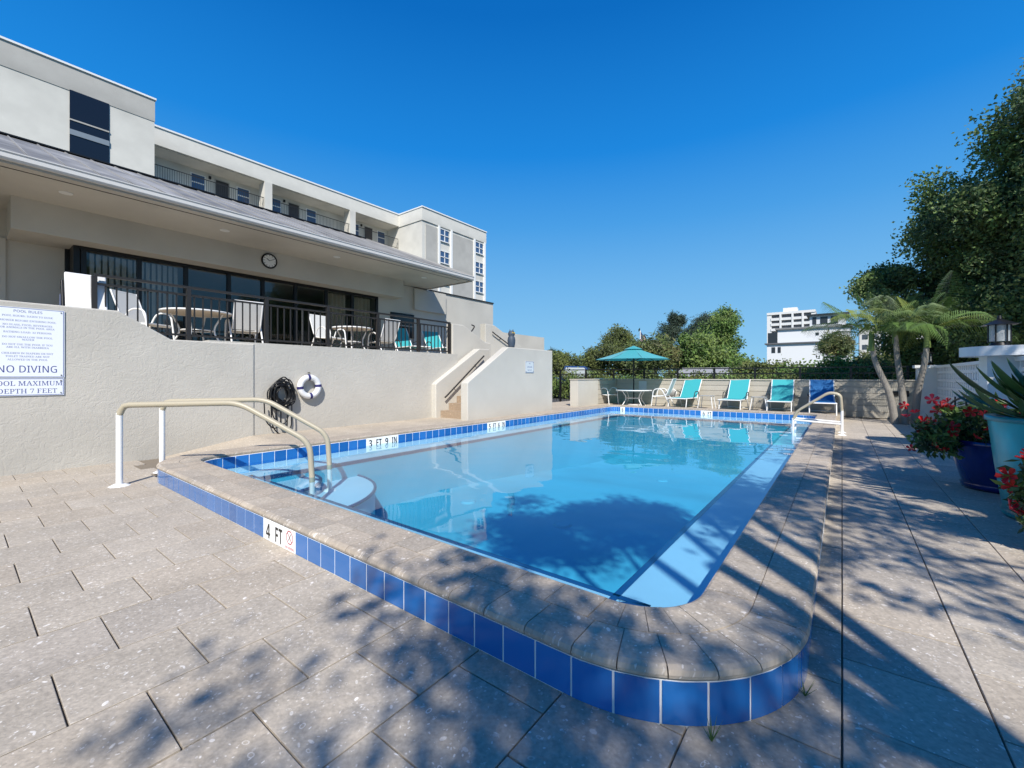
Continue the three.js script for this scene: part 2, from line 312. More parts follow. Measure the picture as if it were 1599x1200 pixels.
// ---------- left walls and stairs ----------
{
  const w = thing('garden_wall', 'cream stucco wall with stepped top carrying the pool rules sign', 'wall');
  mesh('wall_body', wallX([[4, -.045], [4, 2.13], [-1.419, 2.115], [-2.011, 1.755], [-3.164, 1.755], [-3.164, -.045]], -8.0, -8.3, .02), stucco, w);
  const t = thing('terrace_wall', 'long cream stucco retaining wall below the terrace railing', 'wall');
  mesh('wall_body', bx(-8.4, -8.02, -.03, 1.78, -8.1, -2.5), stucco, t);
  structure('terrace_floor', bx(-12.3, -8.39, 1.5, 1.75, -12.2, 5), deckMat);
  structure('terrace_fill', bx(-12.2, -8.42, -.03, 1.49, -9.0, 5), stucco);
}
{
  const p = thing('stair_wall', 'tall cream stucco stair panel with small no lifeguard sign', 'wall');
  mesh('wall_body', wallX([[-7.19, .1], [-7.19, 1.04], [-7.25, 1.09], [-8.71, 1.955], [-10.83, 1.955], [-10.83, .1]], -6.8, -7.02, .02), stuccoSmooth, p);
  mesh('end_wall', bx(-8.9, -7.02, .1, 1.93, -10.82, -10.62), stuccoSmooth, p);
  const q = thing('stair_wall', 'low sloping stucco stair parapet carrying a dark handrail', 'wall');
  mesh('wall_body', wallX([[-7.2, .1], [-7.2, 1.0], [-7.26, 1.05], [-8.8, 1.955], [-9.2, 1.955], [-9.2, .1]], -7.87, -8.1, .02), stuccoSmooth, q);
  const u = thing('stair_wall', 'upper stucco parapet sloping down beside the terrace railing end', 'wall');
  mesh('wall_body', wallX([[-8.1, .1], [-8.1, 2.6], [-8.5, 2.6], [-9.44, 2.18], [-9.66, 2.18], [-9.66, .1]], -8.2, -8.45, .02), stuccoSmooth, u);
  const b = thing('stair_wall', 'stucco parapet behind the stair landing with sloping top', 'wall');
  mesh('wall_body', wallX([[-11.2, .1], [-11.2, 3.02], [-11.7, 3.0], [-13.3, 2.34], [-13.3, .1]], -9.75, -10, .02), stuccoSmooth, b);
  const c = thing('stair_block', 'plain beige block wall behind the stair', 'wall');
  mesh('wall_body', bx(-10.6, -10.15, .0, 2.86, -15.5, -12.2), stuccoSmooth, c);
  const st = thing('staircase', 'tan concrete steps rising between the stucco stair walls', 'stairs');
  const stepMat = M([.62, .5, .39], .9, { map: stoneMap });
  for (let i = 0; i < 6; i++) mesh('step', bx(-7.86, -7.03, .1, .185 + .17 * (i + 1), -9.2, -7.35 - i * .28), stepMat, st);
  mesh('landing', bx(-8.5, -7.03, .1, 1.2, -10.61, -9.21), stepMat, st);
  for (let i = 0; i < 4; i++) mesh('step', bx(-9.2, -8.46, 1, 1.2 + .14 * (i + 1), -9.9 + i * .28, -9.62 + i * .28), stepMat, st);
  const rail = (name, label, pts, br) => { const r = thing(name, label, 'handrail'); mesh('rail', bent(pts, .021, 8), darkMetal, r); for (const [a, c2] of br) mesh('bracket', bar(a, c2, .012), darkMetal, r); };
  rail('stair_handrail', 'dark metal handrail on the low sloping stair parapet', [[-7.78, .68, -7.42], [-7.78, .7, -7.46], [-7.78, 1.76, -8.88]], [[[-7.78, .95, -7.8], [-7.88, .9, -7.8]], [[-7.78, 1.55, -8.6], [-7.88, 1.5, -8.6]]]);
  rail('stair_handrail', 'dark metal handrail along the parapet behind the landing', [[-9.68, 2.75, -11.5], [-9.68, 2.7, -11.6], [-9.68, 2.05, -13.2]], [[[-9.68, 2.55, -11.95], [-9.76, 2.5, -11.95]]]);
  rail('stair_handrail', 'curved dark handrail end above the upper stair parapet', [[-9.6, 2.55, -9.9], [-9.6, 2.62, -10.3], [-9.6, 2.85, -10.5], [-9.6, 2.88, -10.35]], []);
  // owl decoy
  const ow = thing('owl_statue', 'dark grey blue owl decoy perched on the stair panel', 'statue', [-6.91, 1.955, -8.98]);
  const om = M([.05, .07, .1], .6);
  mesh('body', new THREE.LatheGeometry([[0, 0], [.075, 0], [.085, .03], [.1, .12], [.105, .2], [.09, .27], [.07, .3], [.085, .33], [.09, .37], [.075, .42], [.04, .445], [0, .45]].map((p) => new THREE.Vector2(...p)), 20), om, ow);
  for (const s of [-1, 1]) { const e = new THREE.ConeGeometry(.025, .07, 6); e.translate(s * .05, .46, 0); mesh('ear', e, om, ow); const y = new THREE.SphereGeometry(.02, 10, 8); y.translate(.075, .385, s * .035); mesh('eye', y, M([.5, .35, .02], .3), ow); }
  const bk = new THREE.ConeGeometry(.015, .04, 6); bk.rotateZ(-2.2); bk.translate(.095, .36, 0); mesh('beak', bk, M([.2, .15, .08], .5), ow);
}
// sign boards
function sign(name, label, lines, { x, z0, z1, y0, y1, W = 512, border = '#33478a', bg = '#e9edf2' }) {
  const H = Math.round(W * (y1 - y0) / Math.abs(z1 - z0)), c = document.createElement('canvas'); c.width = W; c.height = H; const g = c.getContext('2d');
  g.fillStyle = bg; g.fillRect(0, 0, W, H); g.strokeStyle = border; g.lineWidth = 5; g.strokeRect(7, 7, W - 14, H - 14); g.fillStyle = '#25327c'; g.textAlign = 'center'; g.textBaseline = 'middle';
  for (const [t, y, size, font = 'serif', sx = 1] of lines) { g.save(); g.translate(W / 2, y * H); g.scale(sx, 1); g.font = size * H + 'px ' + font; g.fillText(t, 0, 0); g.restore(); }
  const t = new THREE.CanvasTexture(c); t.colorSpace = THREE.SRGBColorSpace; t.magFilter = THREE.LinearFilter; t.anisotropy = 8;
  const o = thing(name, label, 'sign'); mesh('board', bx(x, x + .006, y0, y1, z0, z1), whitePaint, o);
  const p = new THREE.PlaneGeometry(Math.abs(z1 - z0), y1 - y0); p.rotateY(Math.PI / 2); p.translate(x + .009, (y0 + y1) / 2, (z0 + z1) / 2);
  mesh('printed_face', p, new THREE.MeshPhysicalMaterial({ map: t, roughness: .4 }), o);
  for (const [a, b] of [[y1 - .03, Math.min(z0, z1) + .03], [y0 + .03, Math.min(z0, z1) + .03], [y1 - .03, Math.max(z0, z1) - .03], [y0 + .03, Math.max(z0, z1) - .03]]) { const s = new THREE.CylinderGeometry(.007, .007, .006, 8); s.rotateZ(Math.PI / 2); s.translate(x + .012, a, b); mesh('screw', s, darkMetal, o); }
}
sign('pool_rules_sign', 'white pool rules sign with blue lettering on the stucco wall', [['POOL RULES', .055, .05, 'bold serif', 1], ['POOL HOURS: DAWN TO DUSK', .125, .033], ['SHOWER BEFORE ENTERING POOL', .19, .033], ['NO GLASS, FOOD, BEVERAGES', .25, .033], ['OR ANIMALS IN THE POOL AREA', .29, .033], ['BATHING LOAD: 32 PERSONS', .355, .033], ['DO NOT SWALLOW THE POOL', .425, .033], ['WATER', .46, .033], ['DO NOT USE THE POOL IF YOU', .53, .033], ['ARE ILL WITH DIARRHEA', .57, .033], ['CHILDREN IN DIAPERS OR NOT', .655, .033], ['TOILET TRAINED ARE NOT', .7, .033], ['ALLOWED IN THE POOL', .745, .033], ['NO DIVING', .88, .135, 'sans-serif', .86]], { x: -7.996, z0: -.891, z1: -.263, y0: 1.185, y1: 2.045 });
sign('pool_depth_sign', 'small white sign giving pool maximum depth below the rules sign', [['POOL MAXIMUM', .3, .36, 'serif', .93], ['DEPTH 7 FEET', .74, .36, 'serif', .93]], { x: -7.996, z0: -.888, z1: -.266, y0: .961, y1: 1.177 });
sign('lifeguard_sign', 'small pale sign about lifeguards on the stair panel', [['NO', .2, .16, 'bold sans-serif'], ['LIFEGUARD', .5, .2, 'bold sans-serif', .75], ['ON DUTY', .78, .16, 'bold sans-serif']], { x: -6.796, z0: -9.84, z1: -9.44, y0: 1.3, y1: 1.61, W: 256, bg: '#cfd6d8' });

// life ring and hose on the terrace wall
{
  const r = thing('life_ring', 'white life ring with navy bands hung on the terrace wall', 'life ring', [-7.95, 1.005, -4.1]);
  const g = new THREE.TorusGeometry(.175, .055, 14, 40); g.rotateY(Math.PI / 2); mesh('ring', g, whitePlastic, r);
  for (let i = 0; i < 4; i++) { const b = new THREE.TorusGeometry(.057, .006, 8, 20); b.scale(1, 1, 4); b.rotateX(Math.PI / 2); b.rotateY(0); b.translate(0, 0, 0); const h = new THREE.CylinderGeometry(.0585, .0585, .045, 20, 1, true); h.rotateX(Math.PI / 2); h.translate(0, .175, 0); h.rotateX(i * Math.PI / 2 + .1); mesh('band', h, M([.03, .025, .13], .6), r); }
  mesh('hook', bent([[-.06, .26, 0], [0, .27, 0], [.02, .24, 0]], .008, 6), darkMetal, r);
  const h = thing('garden_hose', 'black garden hose coiled on a hook on the terrace wall', 'hose', [-7.94, .99, -3.58]);
  for (let k = 0; k < 17; k++) { const pts = [], a = rr(.09, .25), b = a * rr(1.15, 1.4), oz = rr(-.05, .05), ph = rr(0, 6); for (let i = 0; i < 14; i++) { const t = i / 14 * 6.283; pts.push([rr(-.01, .01) + (k % 4) * .022 - .01, Math.sin(t) * b - .1 + .03 * Math.sin(t * 3 + ph), oz + Math.cos(t) * a * (1 - .18 * Math.sin(t))]); } mesh('coil', tube(pts, .011, 6, true), blackMetal, h); }
  for (let k = 0; k < 4; k++) { const z = rr(-.16, .16); mesh('loop', tube([[.02, -.3, z - .12], [.04, -.55 - .06 * k, z - .1], [.04, -.64 - .06 * k, z], [.04, -.5 - .05 * k, z + .14], [.02, -.25, z + .16]], .011, 6), blackMetal, h); }
  mesh('hook', bar([-.1, .12, 0], [.06, .14, 0], .02), darkMetal, h);
}
// terrace railing
{
  const r = thing('terrace_railing', 'dark metal picket railing along the terrace edge', 'railing'), X = -8.27, z0 = -1.21, z1 = -8.07;
  const posts = [-1.21, -2.3, -3.47, -4.64, -5.82, -6.99, -8.05];
  mesh('top_rail', bx(X - .025, X + .025, 2.60, 2.635, z1, z0), darkMetal, r); mesh('second_rail', bx(X - .018, X + .018, 2.48, 2.51, z1, z0), darkMetal, r); mesh('bottom_rail', bx(X - .018, X + .018, 1.84, 1.87, z1, z0), darkMetal, r);
  for (const z of posts) mesh('post', bx(X - .03, X + .03, 1.75, 2.60, z - .03, z + .03), darkMetal, r);
  const pk = new THREE.BoxGeometry(.018, .62, .018);
  for (let z = z0 - .117; z > z1; z -= .117) if (!posts.some((p) => Math.abs(p - z) < .05)) mesh('picket', pk, darkMetal, r).position.set(X, 2.175, z);
}

// ---------- pool house ----------
{
  const h = thing('pool_house', 'cream pool house with deep eaves and grey metal hip roof', 'building');
  mesh('wall', bx(-12.2, -12, 1.8, 4.34, -14.29, -8.46), greyStucco, h); mesh('wall', bx(-16, -12.2, 0, 4.33, -14.28, -14.1), greyStucco, h);
  mesh('wall', bx(-12.75, -12.55, 1.8, 4.43, -1.42, 5), stuccoSmooth, h); mesh('wall_strip', bx(-12.55, -12.5, 1.8, 3.8, -.62, -.5), stuccoSmooth, h);
  mesh('wall_coping', bx(-12.25, -11.96, 4.34, 4.38, -14.3, -10.7), darkMetal, h);
  mesh('beam', bx(-12.6, -11.5, 3.79, 4.44, -9.09, -.63), stuccoSmooth, h);
  mesh('side_beam', bx(-12.4, -11.9, 3.55, 4.3, -11.4, -9.9), greyStucco, h);
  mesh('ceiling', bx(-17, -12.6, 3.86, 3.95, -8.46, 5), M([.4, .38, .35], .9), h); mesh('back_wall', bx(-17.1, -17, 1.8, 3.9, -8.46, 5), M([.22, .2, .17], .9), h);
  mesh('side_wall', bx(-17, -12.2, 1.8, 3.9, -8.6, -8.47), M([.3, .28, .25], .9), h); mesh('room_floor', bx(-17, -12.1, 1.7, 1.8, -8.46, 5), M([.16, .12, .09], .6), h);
  // eaves: soffit, gutter, hip roof with standing seams
  const ex = -9.72, ez = -10.5, ey = 4.36, rx = -14, ry = 6.28, rz = -9.3;
  mesh('soffit', merge([bx(-12.8, ex - .02, ey, ey + .04, ez + .03, 8), bx(-18, -12.8, ey, ey + .04, ez + .03, -8.7)]), stuccoSmooth, h);
  mesh('vent_strip', bx(ex - .32, ex - .29, ey - .004, ey + .01, ez + .3, 8), darkMetal, h);
  const gp = (x, z) => [x, z];
  mesh('fascia', bx(ex - .03, ex, ey - .03, ey + .115, ez, 8), buildingGrey, h); mesh('fascia', bx(-18, ex, ey - .03, ey + .115, ez, ez + .03), buildingGrey, h);
  { const s = new THREE.Shape([[0, 0], [.06, 0], [.085, .03], [.085, .09], [.1, .11], [.1, .125], [.0, .125]].map((p) => new THREE.Vector2(...p))); const g = new THREE.ExtrudeGeometry(s, { depth: 8 - ez, bevelEnabled: false }); g.translate(ex + .002, ey + .0, ez); mesh('gutter', g, M([.6, .59, .57], .5), h); }
  const roofMat = M([.40, .39, .375], .65, { metalness: 0, map: metalTone }), roofPts = [[ex + .03, ey + .12, ez - .02], [ex + .03, ey + .12, 8], [rx, ry, 8], [rx, ry, rz], [-18.2, ey + .12, ez - .02], [-18.2, ey + .12, 8]];
  const rg = new THREE.BufferGeometry(); rg.setAttribute('position', new THREE.Float32BufferAttribute(roofPts.flat(), 3)); rg.setIndex([0, 1, 2, 0, 2, 3, 0, 3, 4, 3, 2, 5, 3, 5, 4]);
  const rgn = rg.toNonIndexed(); rgn.computeVertexNormals(); worldUV(rgn); const roof = mesh('roof', rgn, roofMat, h);
  for (let z = 6; z > ez + .1; z -= .42) { const t = z > rz ? 1 : (z - ez) / (rz - ez), a = [ex + .03, ey + .125, z], b = [ex + (rx - ex) * t, ey + .12 + (ry - ey - .12) * t + .005, z]; mesh('seam', flatBar(a, b, .03, .02), roofMat, roof); }
  mesh('ridge_cap', flatBar([rx, ry + .01, 8], [rx, ry + .01, rz], .2, .03), blackMetal, roof); mesh('hip_cap', flatBar([rx, ry, rz], [ex + .03, ey + .13, ez], .08, .02), roofMat, roof);
  for (const [x, z] of [[-10.6, -1.2], [-10.6, -3.6], [-10.6, -6.2], [-10.6, -9.2]]) { const d = new THREE.CylinderGeometry(.09, .09, .012, 20); d.translate(x, ey - .004, z); mesh('soffit_light', d, whitePaint, h); }
  // window wall
  const zs = [-1.603, -2.459, -3.29, -4.164, -4.947, -5.792, -6.685, -7.537, -8.412];
  const ww = thing('window_wall', 'row of dark framed sliding glass doors facing the terrace', 'glass doors');
  mesh('head', bx(-12.06, -11.98, 3.72, 3.82, -8.46, -1.55), blackMetal, ww); mesh('sill', bx(-12.06, -11.98, 1.80, 1.86, -8.46, -1.55), blackMetal, ww);
  zs.forEach((z) => mesh('mullion', bx(-12.05, -11.97, 1.86, 3.72, z - .04, z + .04), blackMetal, ww));
  mesh('corner_panel', bx(-12.6, -12.5, 1.8, 3.82, -1.56, -1.40), blackMetal, ww); mesh('corner_panel', bx(-12.5, -12.0, 1.8, 3.82, -1.55, -1.46), blackMetal, ww);
  for (let i = 0; i < 8; i++) mesh('pane', bx(-12.02, -12.012, 1.86, 3.72, zs[i + 1] + .04, zs[i] - .04), glass, ww);
  const bl = thing('vertical_blind', 'pale vertical blind slats hanging behind the sliding doors', 'blind'), slat = new THREE.BoxGeometry(.006, 1.84, .085);
  for (let i = 0; i < 15; i++) { const s = mesh('slat', slat, M([.6, .6, .56], .8), bl); s.position.set(-12.2, 2.79, -1.75 - i * .1); s.rotation.y = .5; }
  for (const [z0, z1, l] of [[-6.75, -7.45, 'first'], [-7.6, -8.35, 'last']]) {
    const cu = thing('curtain', l === 'first' ? 'beige curtain behind the next to last door pane' : 'beige curtain behind the door pane beside the plain wall', 'curtain');
    const g = new THREE.PlaneGeometry(Math.abs(z1 - z0), 1.84, 60, 1), p = g.attributes.position; for (let i = 0; i < p.count; i++) p.setZ(i, .04 * Math.sin(p.getX(i) * 45)); g.computeVertexNormals(); g.rotateY(Math.PI / 2); g.translate(-12.25, 2.79, (z0 + z1) / 2); mesh('cloth', g, M([.62, .54, .4], .9), cu);
  }
  const sw = thing('small_window', 'small dark double hung window in the shaded wall', 'window');
  mesh('frame', bx(-12.0, -11.97, 2.53, 3.36, -9.93, -8.94), blackMetal, sw); mesh('pane', bx(-11.972, -11.966, 2.97, 3.31, -9.88, -8.99), M([.02, .022, .025], .08), sw); mesh('pane', bx(-11.972, -11.966, 2.57, 2.92, -9.88, -8.99), M([.02, .022, .025], .08), sw); mesh('sash', bx(-11.975, -11.955, 2.92, 2.96, -9.9, -8.97), M([.3, .3, .29], .5), sw);
  const ck = thing('wall_clock', 'round white wall clock with black rim on the beam', 'clock', [-11.5, 4.115, -4.89]);
  const cg = new THREE.CylinderGeometry(.165, .165, .03, 36); cg.rotateZ(Math.PI / 2); cg.translate(.015, 0, 0); mesh('face', cg, whitePaint, ck);
  const cr = new THREE.TorusGeometry(.172, .022, 10, 40); cr.rotateY(Math.PI / 2); cr.translate(.02, 0, 0); mesh('rim', cr, blackMetal, ck);
  mesh('hour_hand', flatBar([.035, 0, 0], [.035, .05, .07], .006, .012), blackMetal, ck); mesh('minute_hand', flatBar([.035, 0, 0], [.035, .06, -.11], .006, .008), blackMetal, ck);
  for (let i = 0; i < 12; i++) { const a = i * Math.PI / 6; mesh('mark', flatBar([.033, Math.cos(a) * .12, Math.sin(a) * .12], [.033, Math.cos(a) * .145, Math.sin(a) * .145], .004, .012), blackMetal, ck); }
}

// ---------- apartment building behind ----------
{
  const b = thing('apartment_building', 'pale multi storey apartment block with open walkways behind the pool house', 'building');
  const Y = 18.7, F = 14.9;
  // stair tower
  mesh('tower', bx(-37, -34.3, 0, 17.2, -7.77, 8), buildingWhite, b); mesh('tower_fascia', bx(-37, -34.27, 17.2, 18.55, -7.79, 8), buildingGrey, b); mesh('parapet_cap', bx(-37, -34.2, 18.55, 18.66, -7.85, 8), whitePaint, b);
  const tw = mesh('tower_window', bx(-34.35, -34.26, 12.6, 17.25, -5.66, -4.02), M([.01, .012, .02], .15), b); mesh('mullion', bx(-34.26, -34.22, 15.55, 15.63, -5.66, -4.02), buildingGrey, tw); mesh('spandrel', bx(-34.26, -34.22, 14.75, 15.05, -5.66, -4.02), M([.2, .24, .28], .5), tw);
  // walkway wing
  mesh('roof_fascia', bx(-41, -38, 17.4, 18.62, -29.5, -7.8), buildingWhite, b); mesh('parapet_cap', bx(-41, -37.93, 18.62, 18.74, -29.5, -7.8), whitePaint, b); mesh('walkway_ceiling', bx(-40.1, -38.2, 17.36, 17.42, -29.5, -7.8), buildingWhite, b);
  mesh('back_wall', bx(-41, -40, 0, 17.4, -29.5, -7.8), buildingWhite, b); mesh('walkway_floor', bx(-40, -38, F - .35, F, -29.5, -7.8), buildingWhite, b); mesh('lower_facade', bx(-39.9, -38.05, 0, F - .36, -29.5, -7.8), buildingGrey, b);
  for (const z of [-15.8, -23.6]) mesh('column', bx(-39, -37.95, F, 17.4, z - .6, z), buildingWhite, b);
  for (const y of [16, 15.02]) mesh('walkway_rail', bx(-38.1, -38.06, y, y + .05, -29.4, -7.8), darkMetal, b);
  const pk = new THREE.BoxGeometry(.02, .98, .02), many = []; for (let z = -7.95; z > -29.4; z -= .14) { const g = pk.clone(); g.translate(-38.08, 15.52, z); many.push(g); } mesh('walkway_pickets', merge(many), darkMetal, b).userData.kind = 'stuff';
  const dk = M([.035, .03, .028], .5), bw = M([.05, .1, .2], .15);
  for (const z of [-13.4, -19.15, -27]) { const d = mesh('door', bx(-40.02, -39.94, F, 17.0, z - .45, z + .45), dk, b); mesh('door_frame', bx(-40.01, -39.96, F, 17.08, z - .53, z + .53), buildingGrey, d); mesh('wall_lamp', bx(-39.98, -39.85, 16.9, 17.12, z + .8, z + .95), blackMetal, b); }
  for (const z of [-11.75, -14.95, -17.55, -20.8, -25.4, -28.6]) { const w = mesh('window', bx(-40.02, -39.96, 15.7, 16.95, z - .42, z + .42), bw, b); mesh('sash', bx(-39.97, -39.93, 16.28, 16.36, z - .45, z + .45), whitePaint, w); mesh('window_frame', bx(-40.01, -39.98, 15.62, 17.03, z - .5, z + .5), whitePaint, w); }
  // end wing
  mesh('end_wing', bx(-41, -34.3, 0, 17.3, -39.4, -29.5), buildingWhite, b); mesh('wing_fascia', bx(-41, -34.2, 17.3, 18.6, -39.45, -29.42), buildingWhite, b); mesh('parapet_cap', bx(-41, -34.12, 18.6, 18.72, -39.5, -29.36), whitePaint, b);
  for (const [a, c] of [[-31.6, -29.95], [-37.13, -33.85]]) mesh('wall_panel', bx(-34.3, -34.24, 2, 17.0, a, c), buildingGrey, b);
  for (const z of [-31.75, -33.6, -37.35, -39.15]) mesh('pilaster', bx(-34.3, -34.12, 2, 17.3, z - .12, z + .12), whitePaint, b);
  for (const z of [-32.6, -38.25]) for (const y of [16.45, 14.1, 11.85, 9.5]) {
    const w = mesh('window', bx(-34.31, -34.25, y - .62, y + .62, z - .6, z + .6), bw, b); mesh('window_frame', bx(-34.27, -34.2, y - .04, y + .04, z - .62, z + .62), whitePaint, w); mesh('window_frame', bx(-34.27, -34.2, y - .62, y + .62, z - .04, z + .04), whitePaint, w); mesh('sill', bx(-34.27, -34.15, y - .72, y - .62, z - .68, z + .68), whitePaint, w); mesh('window_frame', bx(-34.27, -34.2, y + .6, y + .68, z - .66, z + .66), whitePaint, w);
  }
}

// ---------- terrace furniture ----------
function slingChair(label, pos, turn, group, cloth = whitePlastic) {
  const c = thing('patio_chair', label, 'chair', pos, group); c.rotation.y = turn;
  const slingMat = M([.62, .62, .6], .8);
  for (const s of [-1, 1]) {
    mesh('side_frame', bent([[s * .28, 0, .3], [s * .28, .62, .22], [s * .28, .64, -.05], [s * .28, .3, -.22], [s * .28, 0, -.36]], .016, 8), cloth, c);
    mesh('back_frame', bent([[s * .25, .36, .25], [s * .25, .4, -.2], [s * .25, .98, -.42]], .015, 8), cloth, c);
  }
  mesh('cross_bar', bar([-.25, .38, .24], [.25, .38, .24], .014), cloth, c); mesh('cross_bar', bar([-.25, .97, -.42], [.25, .97, -.42], .014), cloth, c);
  mesh('seat_sling', new RoundedBoxGeometry(.48, .012, .46, 2, .005).translate(0, .39, .02), slingMat, c);
  const b = new RoundedBoxGeometry(.48, .6, .012, 2, .005); b.rotateX(-.36); b.translate(0, .69, -.31); mesh('back_sling', b, slingMat, c);
  return c;
}
function roundTable(label, pos, r, h, hole) {
  const t = thing('patio_table', label, 'table', pos);
  mesh('table_top', new THREE.CylinderGeometry(r, r, .022, 40).translate(0, h, 0), M([.62, .55, .46], .5), t); const e = new THREE.TorusGeometry(r, .018, 8, 48); e.rotateX(Math.PI / 2); e.translate(0, h, 0); mesh('rim', e, whitePlastic, t);
  for (let i = 0; i < 4; i++) { const a = i * Math.PI / 2 + .6, c = Math.cos(a), s = Math.sin(a); mesh('leg', bent([[c * r * .75, h - .02, s * r * .75], [c * r * .45, h * .5, s * r * .45], [c * r * .8, 0, s * r * .8]], .016, 8), whitePlastic, t); }
  const g = new THREE.TorusGeometry(r * .46, .012, 6, 32); g.rotateX(Math.PI / 2); g.translate(0, h * .5, 0); mesh('stretcher_ring', g, whitePlastic, t);
}
function lounger(name, label, pos, turn, cloth, back = .95, group) {
  const l = thing(name, label, 'lounge chair', pos, group); l.rotation.y = turn; const fr = whitePlastic; // head towards -z
  for (const s of [-1, 1]) { mesh('side_rail', bar([s * .3, .33, .75], [s * .3, .33, -.3], .018, 8), fr, l); mesh('back_rail', bar([s * .29, .33, -.28], [s * .29, back, -.72], .016, 8), fr, l); mesh('leg', bar([s * .3, .33, .6], [s * .3, 0, .68], .016, 8), fr, l); mesh('leg', bar([s * .3, .33, -.25], [s * .3, 0, -.45], .016, 8), fr, l); mesh('arm', bent([[s * .33, .33, .1], [s * .34, .55, .02], [s * .34, .55, -.28], [s * .3, .42, -.4]], .014, 8), darkMetal, l); }
  mesh('cross_bar', bar([-.3, .33, .75], [.3, .33, .75], .018, 8), fr, l); mesh('cross_bar', bar([-.3, .05, -.43], [.3, .05, -.43], .014, 8), fr, l);
  mesh('seat_sling', new RoundedBoxGeometry(.57, .014, 1.04, 2, .006).translate(0, .335, .22), cloth, l);
  const d = Math.hypot(back - .33, .44), g = new RoundedBoxGeometry(.56, d, .014, 2, .006); g.rotateX(-Math.atan2(.44, back - .33)); g.translate(0, (back + .34) / 2, -.5); mesh('back_sling', g, cloth, l);
}
{
  const y = 1.75;
  slingChair('white patio chair between the folded white lounge and the terrace table by the blinds', [-10.0, y, -2.15], 2.2); slingChair('white patio chair below the clock at the terrace table by the blinds', [-10.0, y, -3.75], -1.7);
  roundTable('round white patio table on the terrace near the blinds', [-10.1, y, -2.95], .58, .7);
  slingChair('white patio chair on the clock side of the terrace table near the curtains', [-10.0, y, -5.65], 1.75); slingChair('white patio chair at the terrace table beside the small window', [-10.0, y, -7.2], -1.5);
  roundTable('round white patio table on the terrace near the curtains', [-10.2, y, -6.4], .5, .7);
  lounger('lounge_chair', 'turquoise lounge chair on the terrace under the small window', [-10.6, y, -8.6], 1.4, turquoiseCloth, 1.0); lounger('lounge_chair', 'turquoise lounge chair on the terrace by the railing corner', [-10.3, y, -9.6], 1.3, turquoiseCloth, .95);
  const w = thing('folded_lounge', 'white folded lounge back standing behind the garden wall top', 'lounge chair', [-8.1, 1.9, -1.2]);
  const g = new RoundedBoxGeometry(.05, .78, .42, 2, .02); g.rotateZ(.22); g.translate(-.2, .34, .06); mesh('white_panel', g, whitePlastic, w); mesh('frame', bar([-.1, -.1, .29], [-.27, .6, .29], .018), blackMetal, w); mesh('frame', bar([-.45, -.1, .29], [-.33, .42, .29], .018), M([.1, .12, .2], .5), w);
}

// ---------- pool hand rails ----------
function poolRail(label, x, z) {
  const r = thing('pool_handrail', label, 'handrail', [x, 0, z]), D = .7071 * 1, p = (t, y) => [t * 1, y, -t * 1];
  mesh('post', bar([0, 0, 0], [0, .80, 0], .031, 14), whitePlastic, r);
  mesh('sleeve', bent([[0, .78, 0], p(.03, .885), p(.86, .90), p(1.40, .44), p(1.42, -.02)], .032, 14), beigeTube, r);
  mesh('foot_post', bar(p(1.42, -.02), p(1.42, -.29), .03, 12), whitePlastic, r);
  mesh('deck_flange', new THREE.CylinderGeometry(.05, .095, .022, 28).translate(0, .011, 0), whitePlastic, r); mesh('step_flange', new THREE.CylinderGeometry(.05, .09, .02, 24).translate(1.42, -.29, -1.42), whitePlastic, r);
}
poolRail('beige and white handrail curving into the corner steps from the paved deck', -6.28, -1.12); poolRail('beige and white handrail standing between the other rail and the stucco wall', -6.77, -1.61);
{
  const l = thing('pool_ladder', 'white ladder rail with beige grips on the coping near the loungers', 'ladder');
  for (const z of [-11.05, -11.55]) {
    mesh('grab_rail', bent([[.0, .45, z], [-.02, .82, z], [-.22, .86, z], [-.78, .44, z], [-.84, .25, z]], .025, 12), beigeTube, l); mesh('post', bar([.0, 0, z], [.0, .5, z], .026, 12), whitePlastic, l);
    mesh('lower_post', bar([-.84, .3, z], [-.84, -.6, z], .026, 12), whitePlastic, l); mesh('brace', bar([-.84, .26, z], [0, .22, z], .022, 10), whitePlastic, l); mesh('flange', new THREE.CylinderGeometry(.045, .08, .02, 20).translate(0, .01, z), whitePlastic, l);
  }
  for (const y of [-.05, -.3]) mesh('rung', bx(-.88, -.78, y - .02, y + .01, -11.55, -11.05), whitePlastic, l);
}

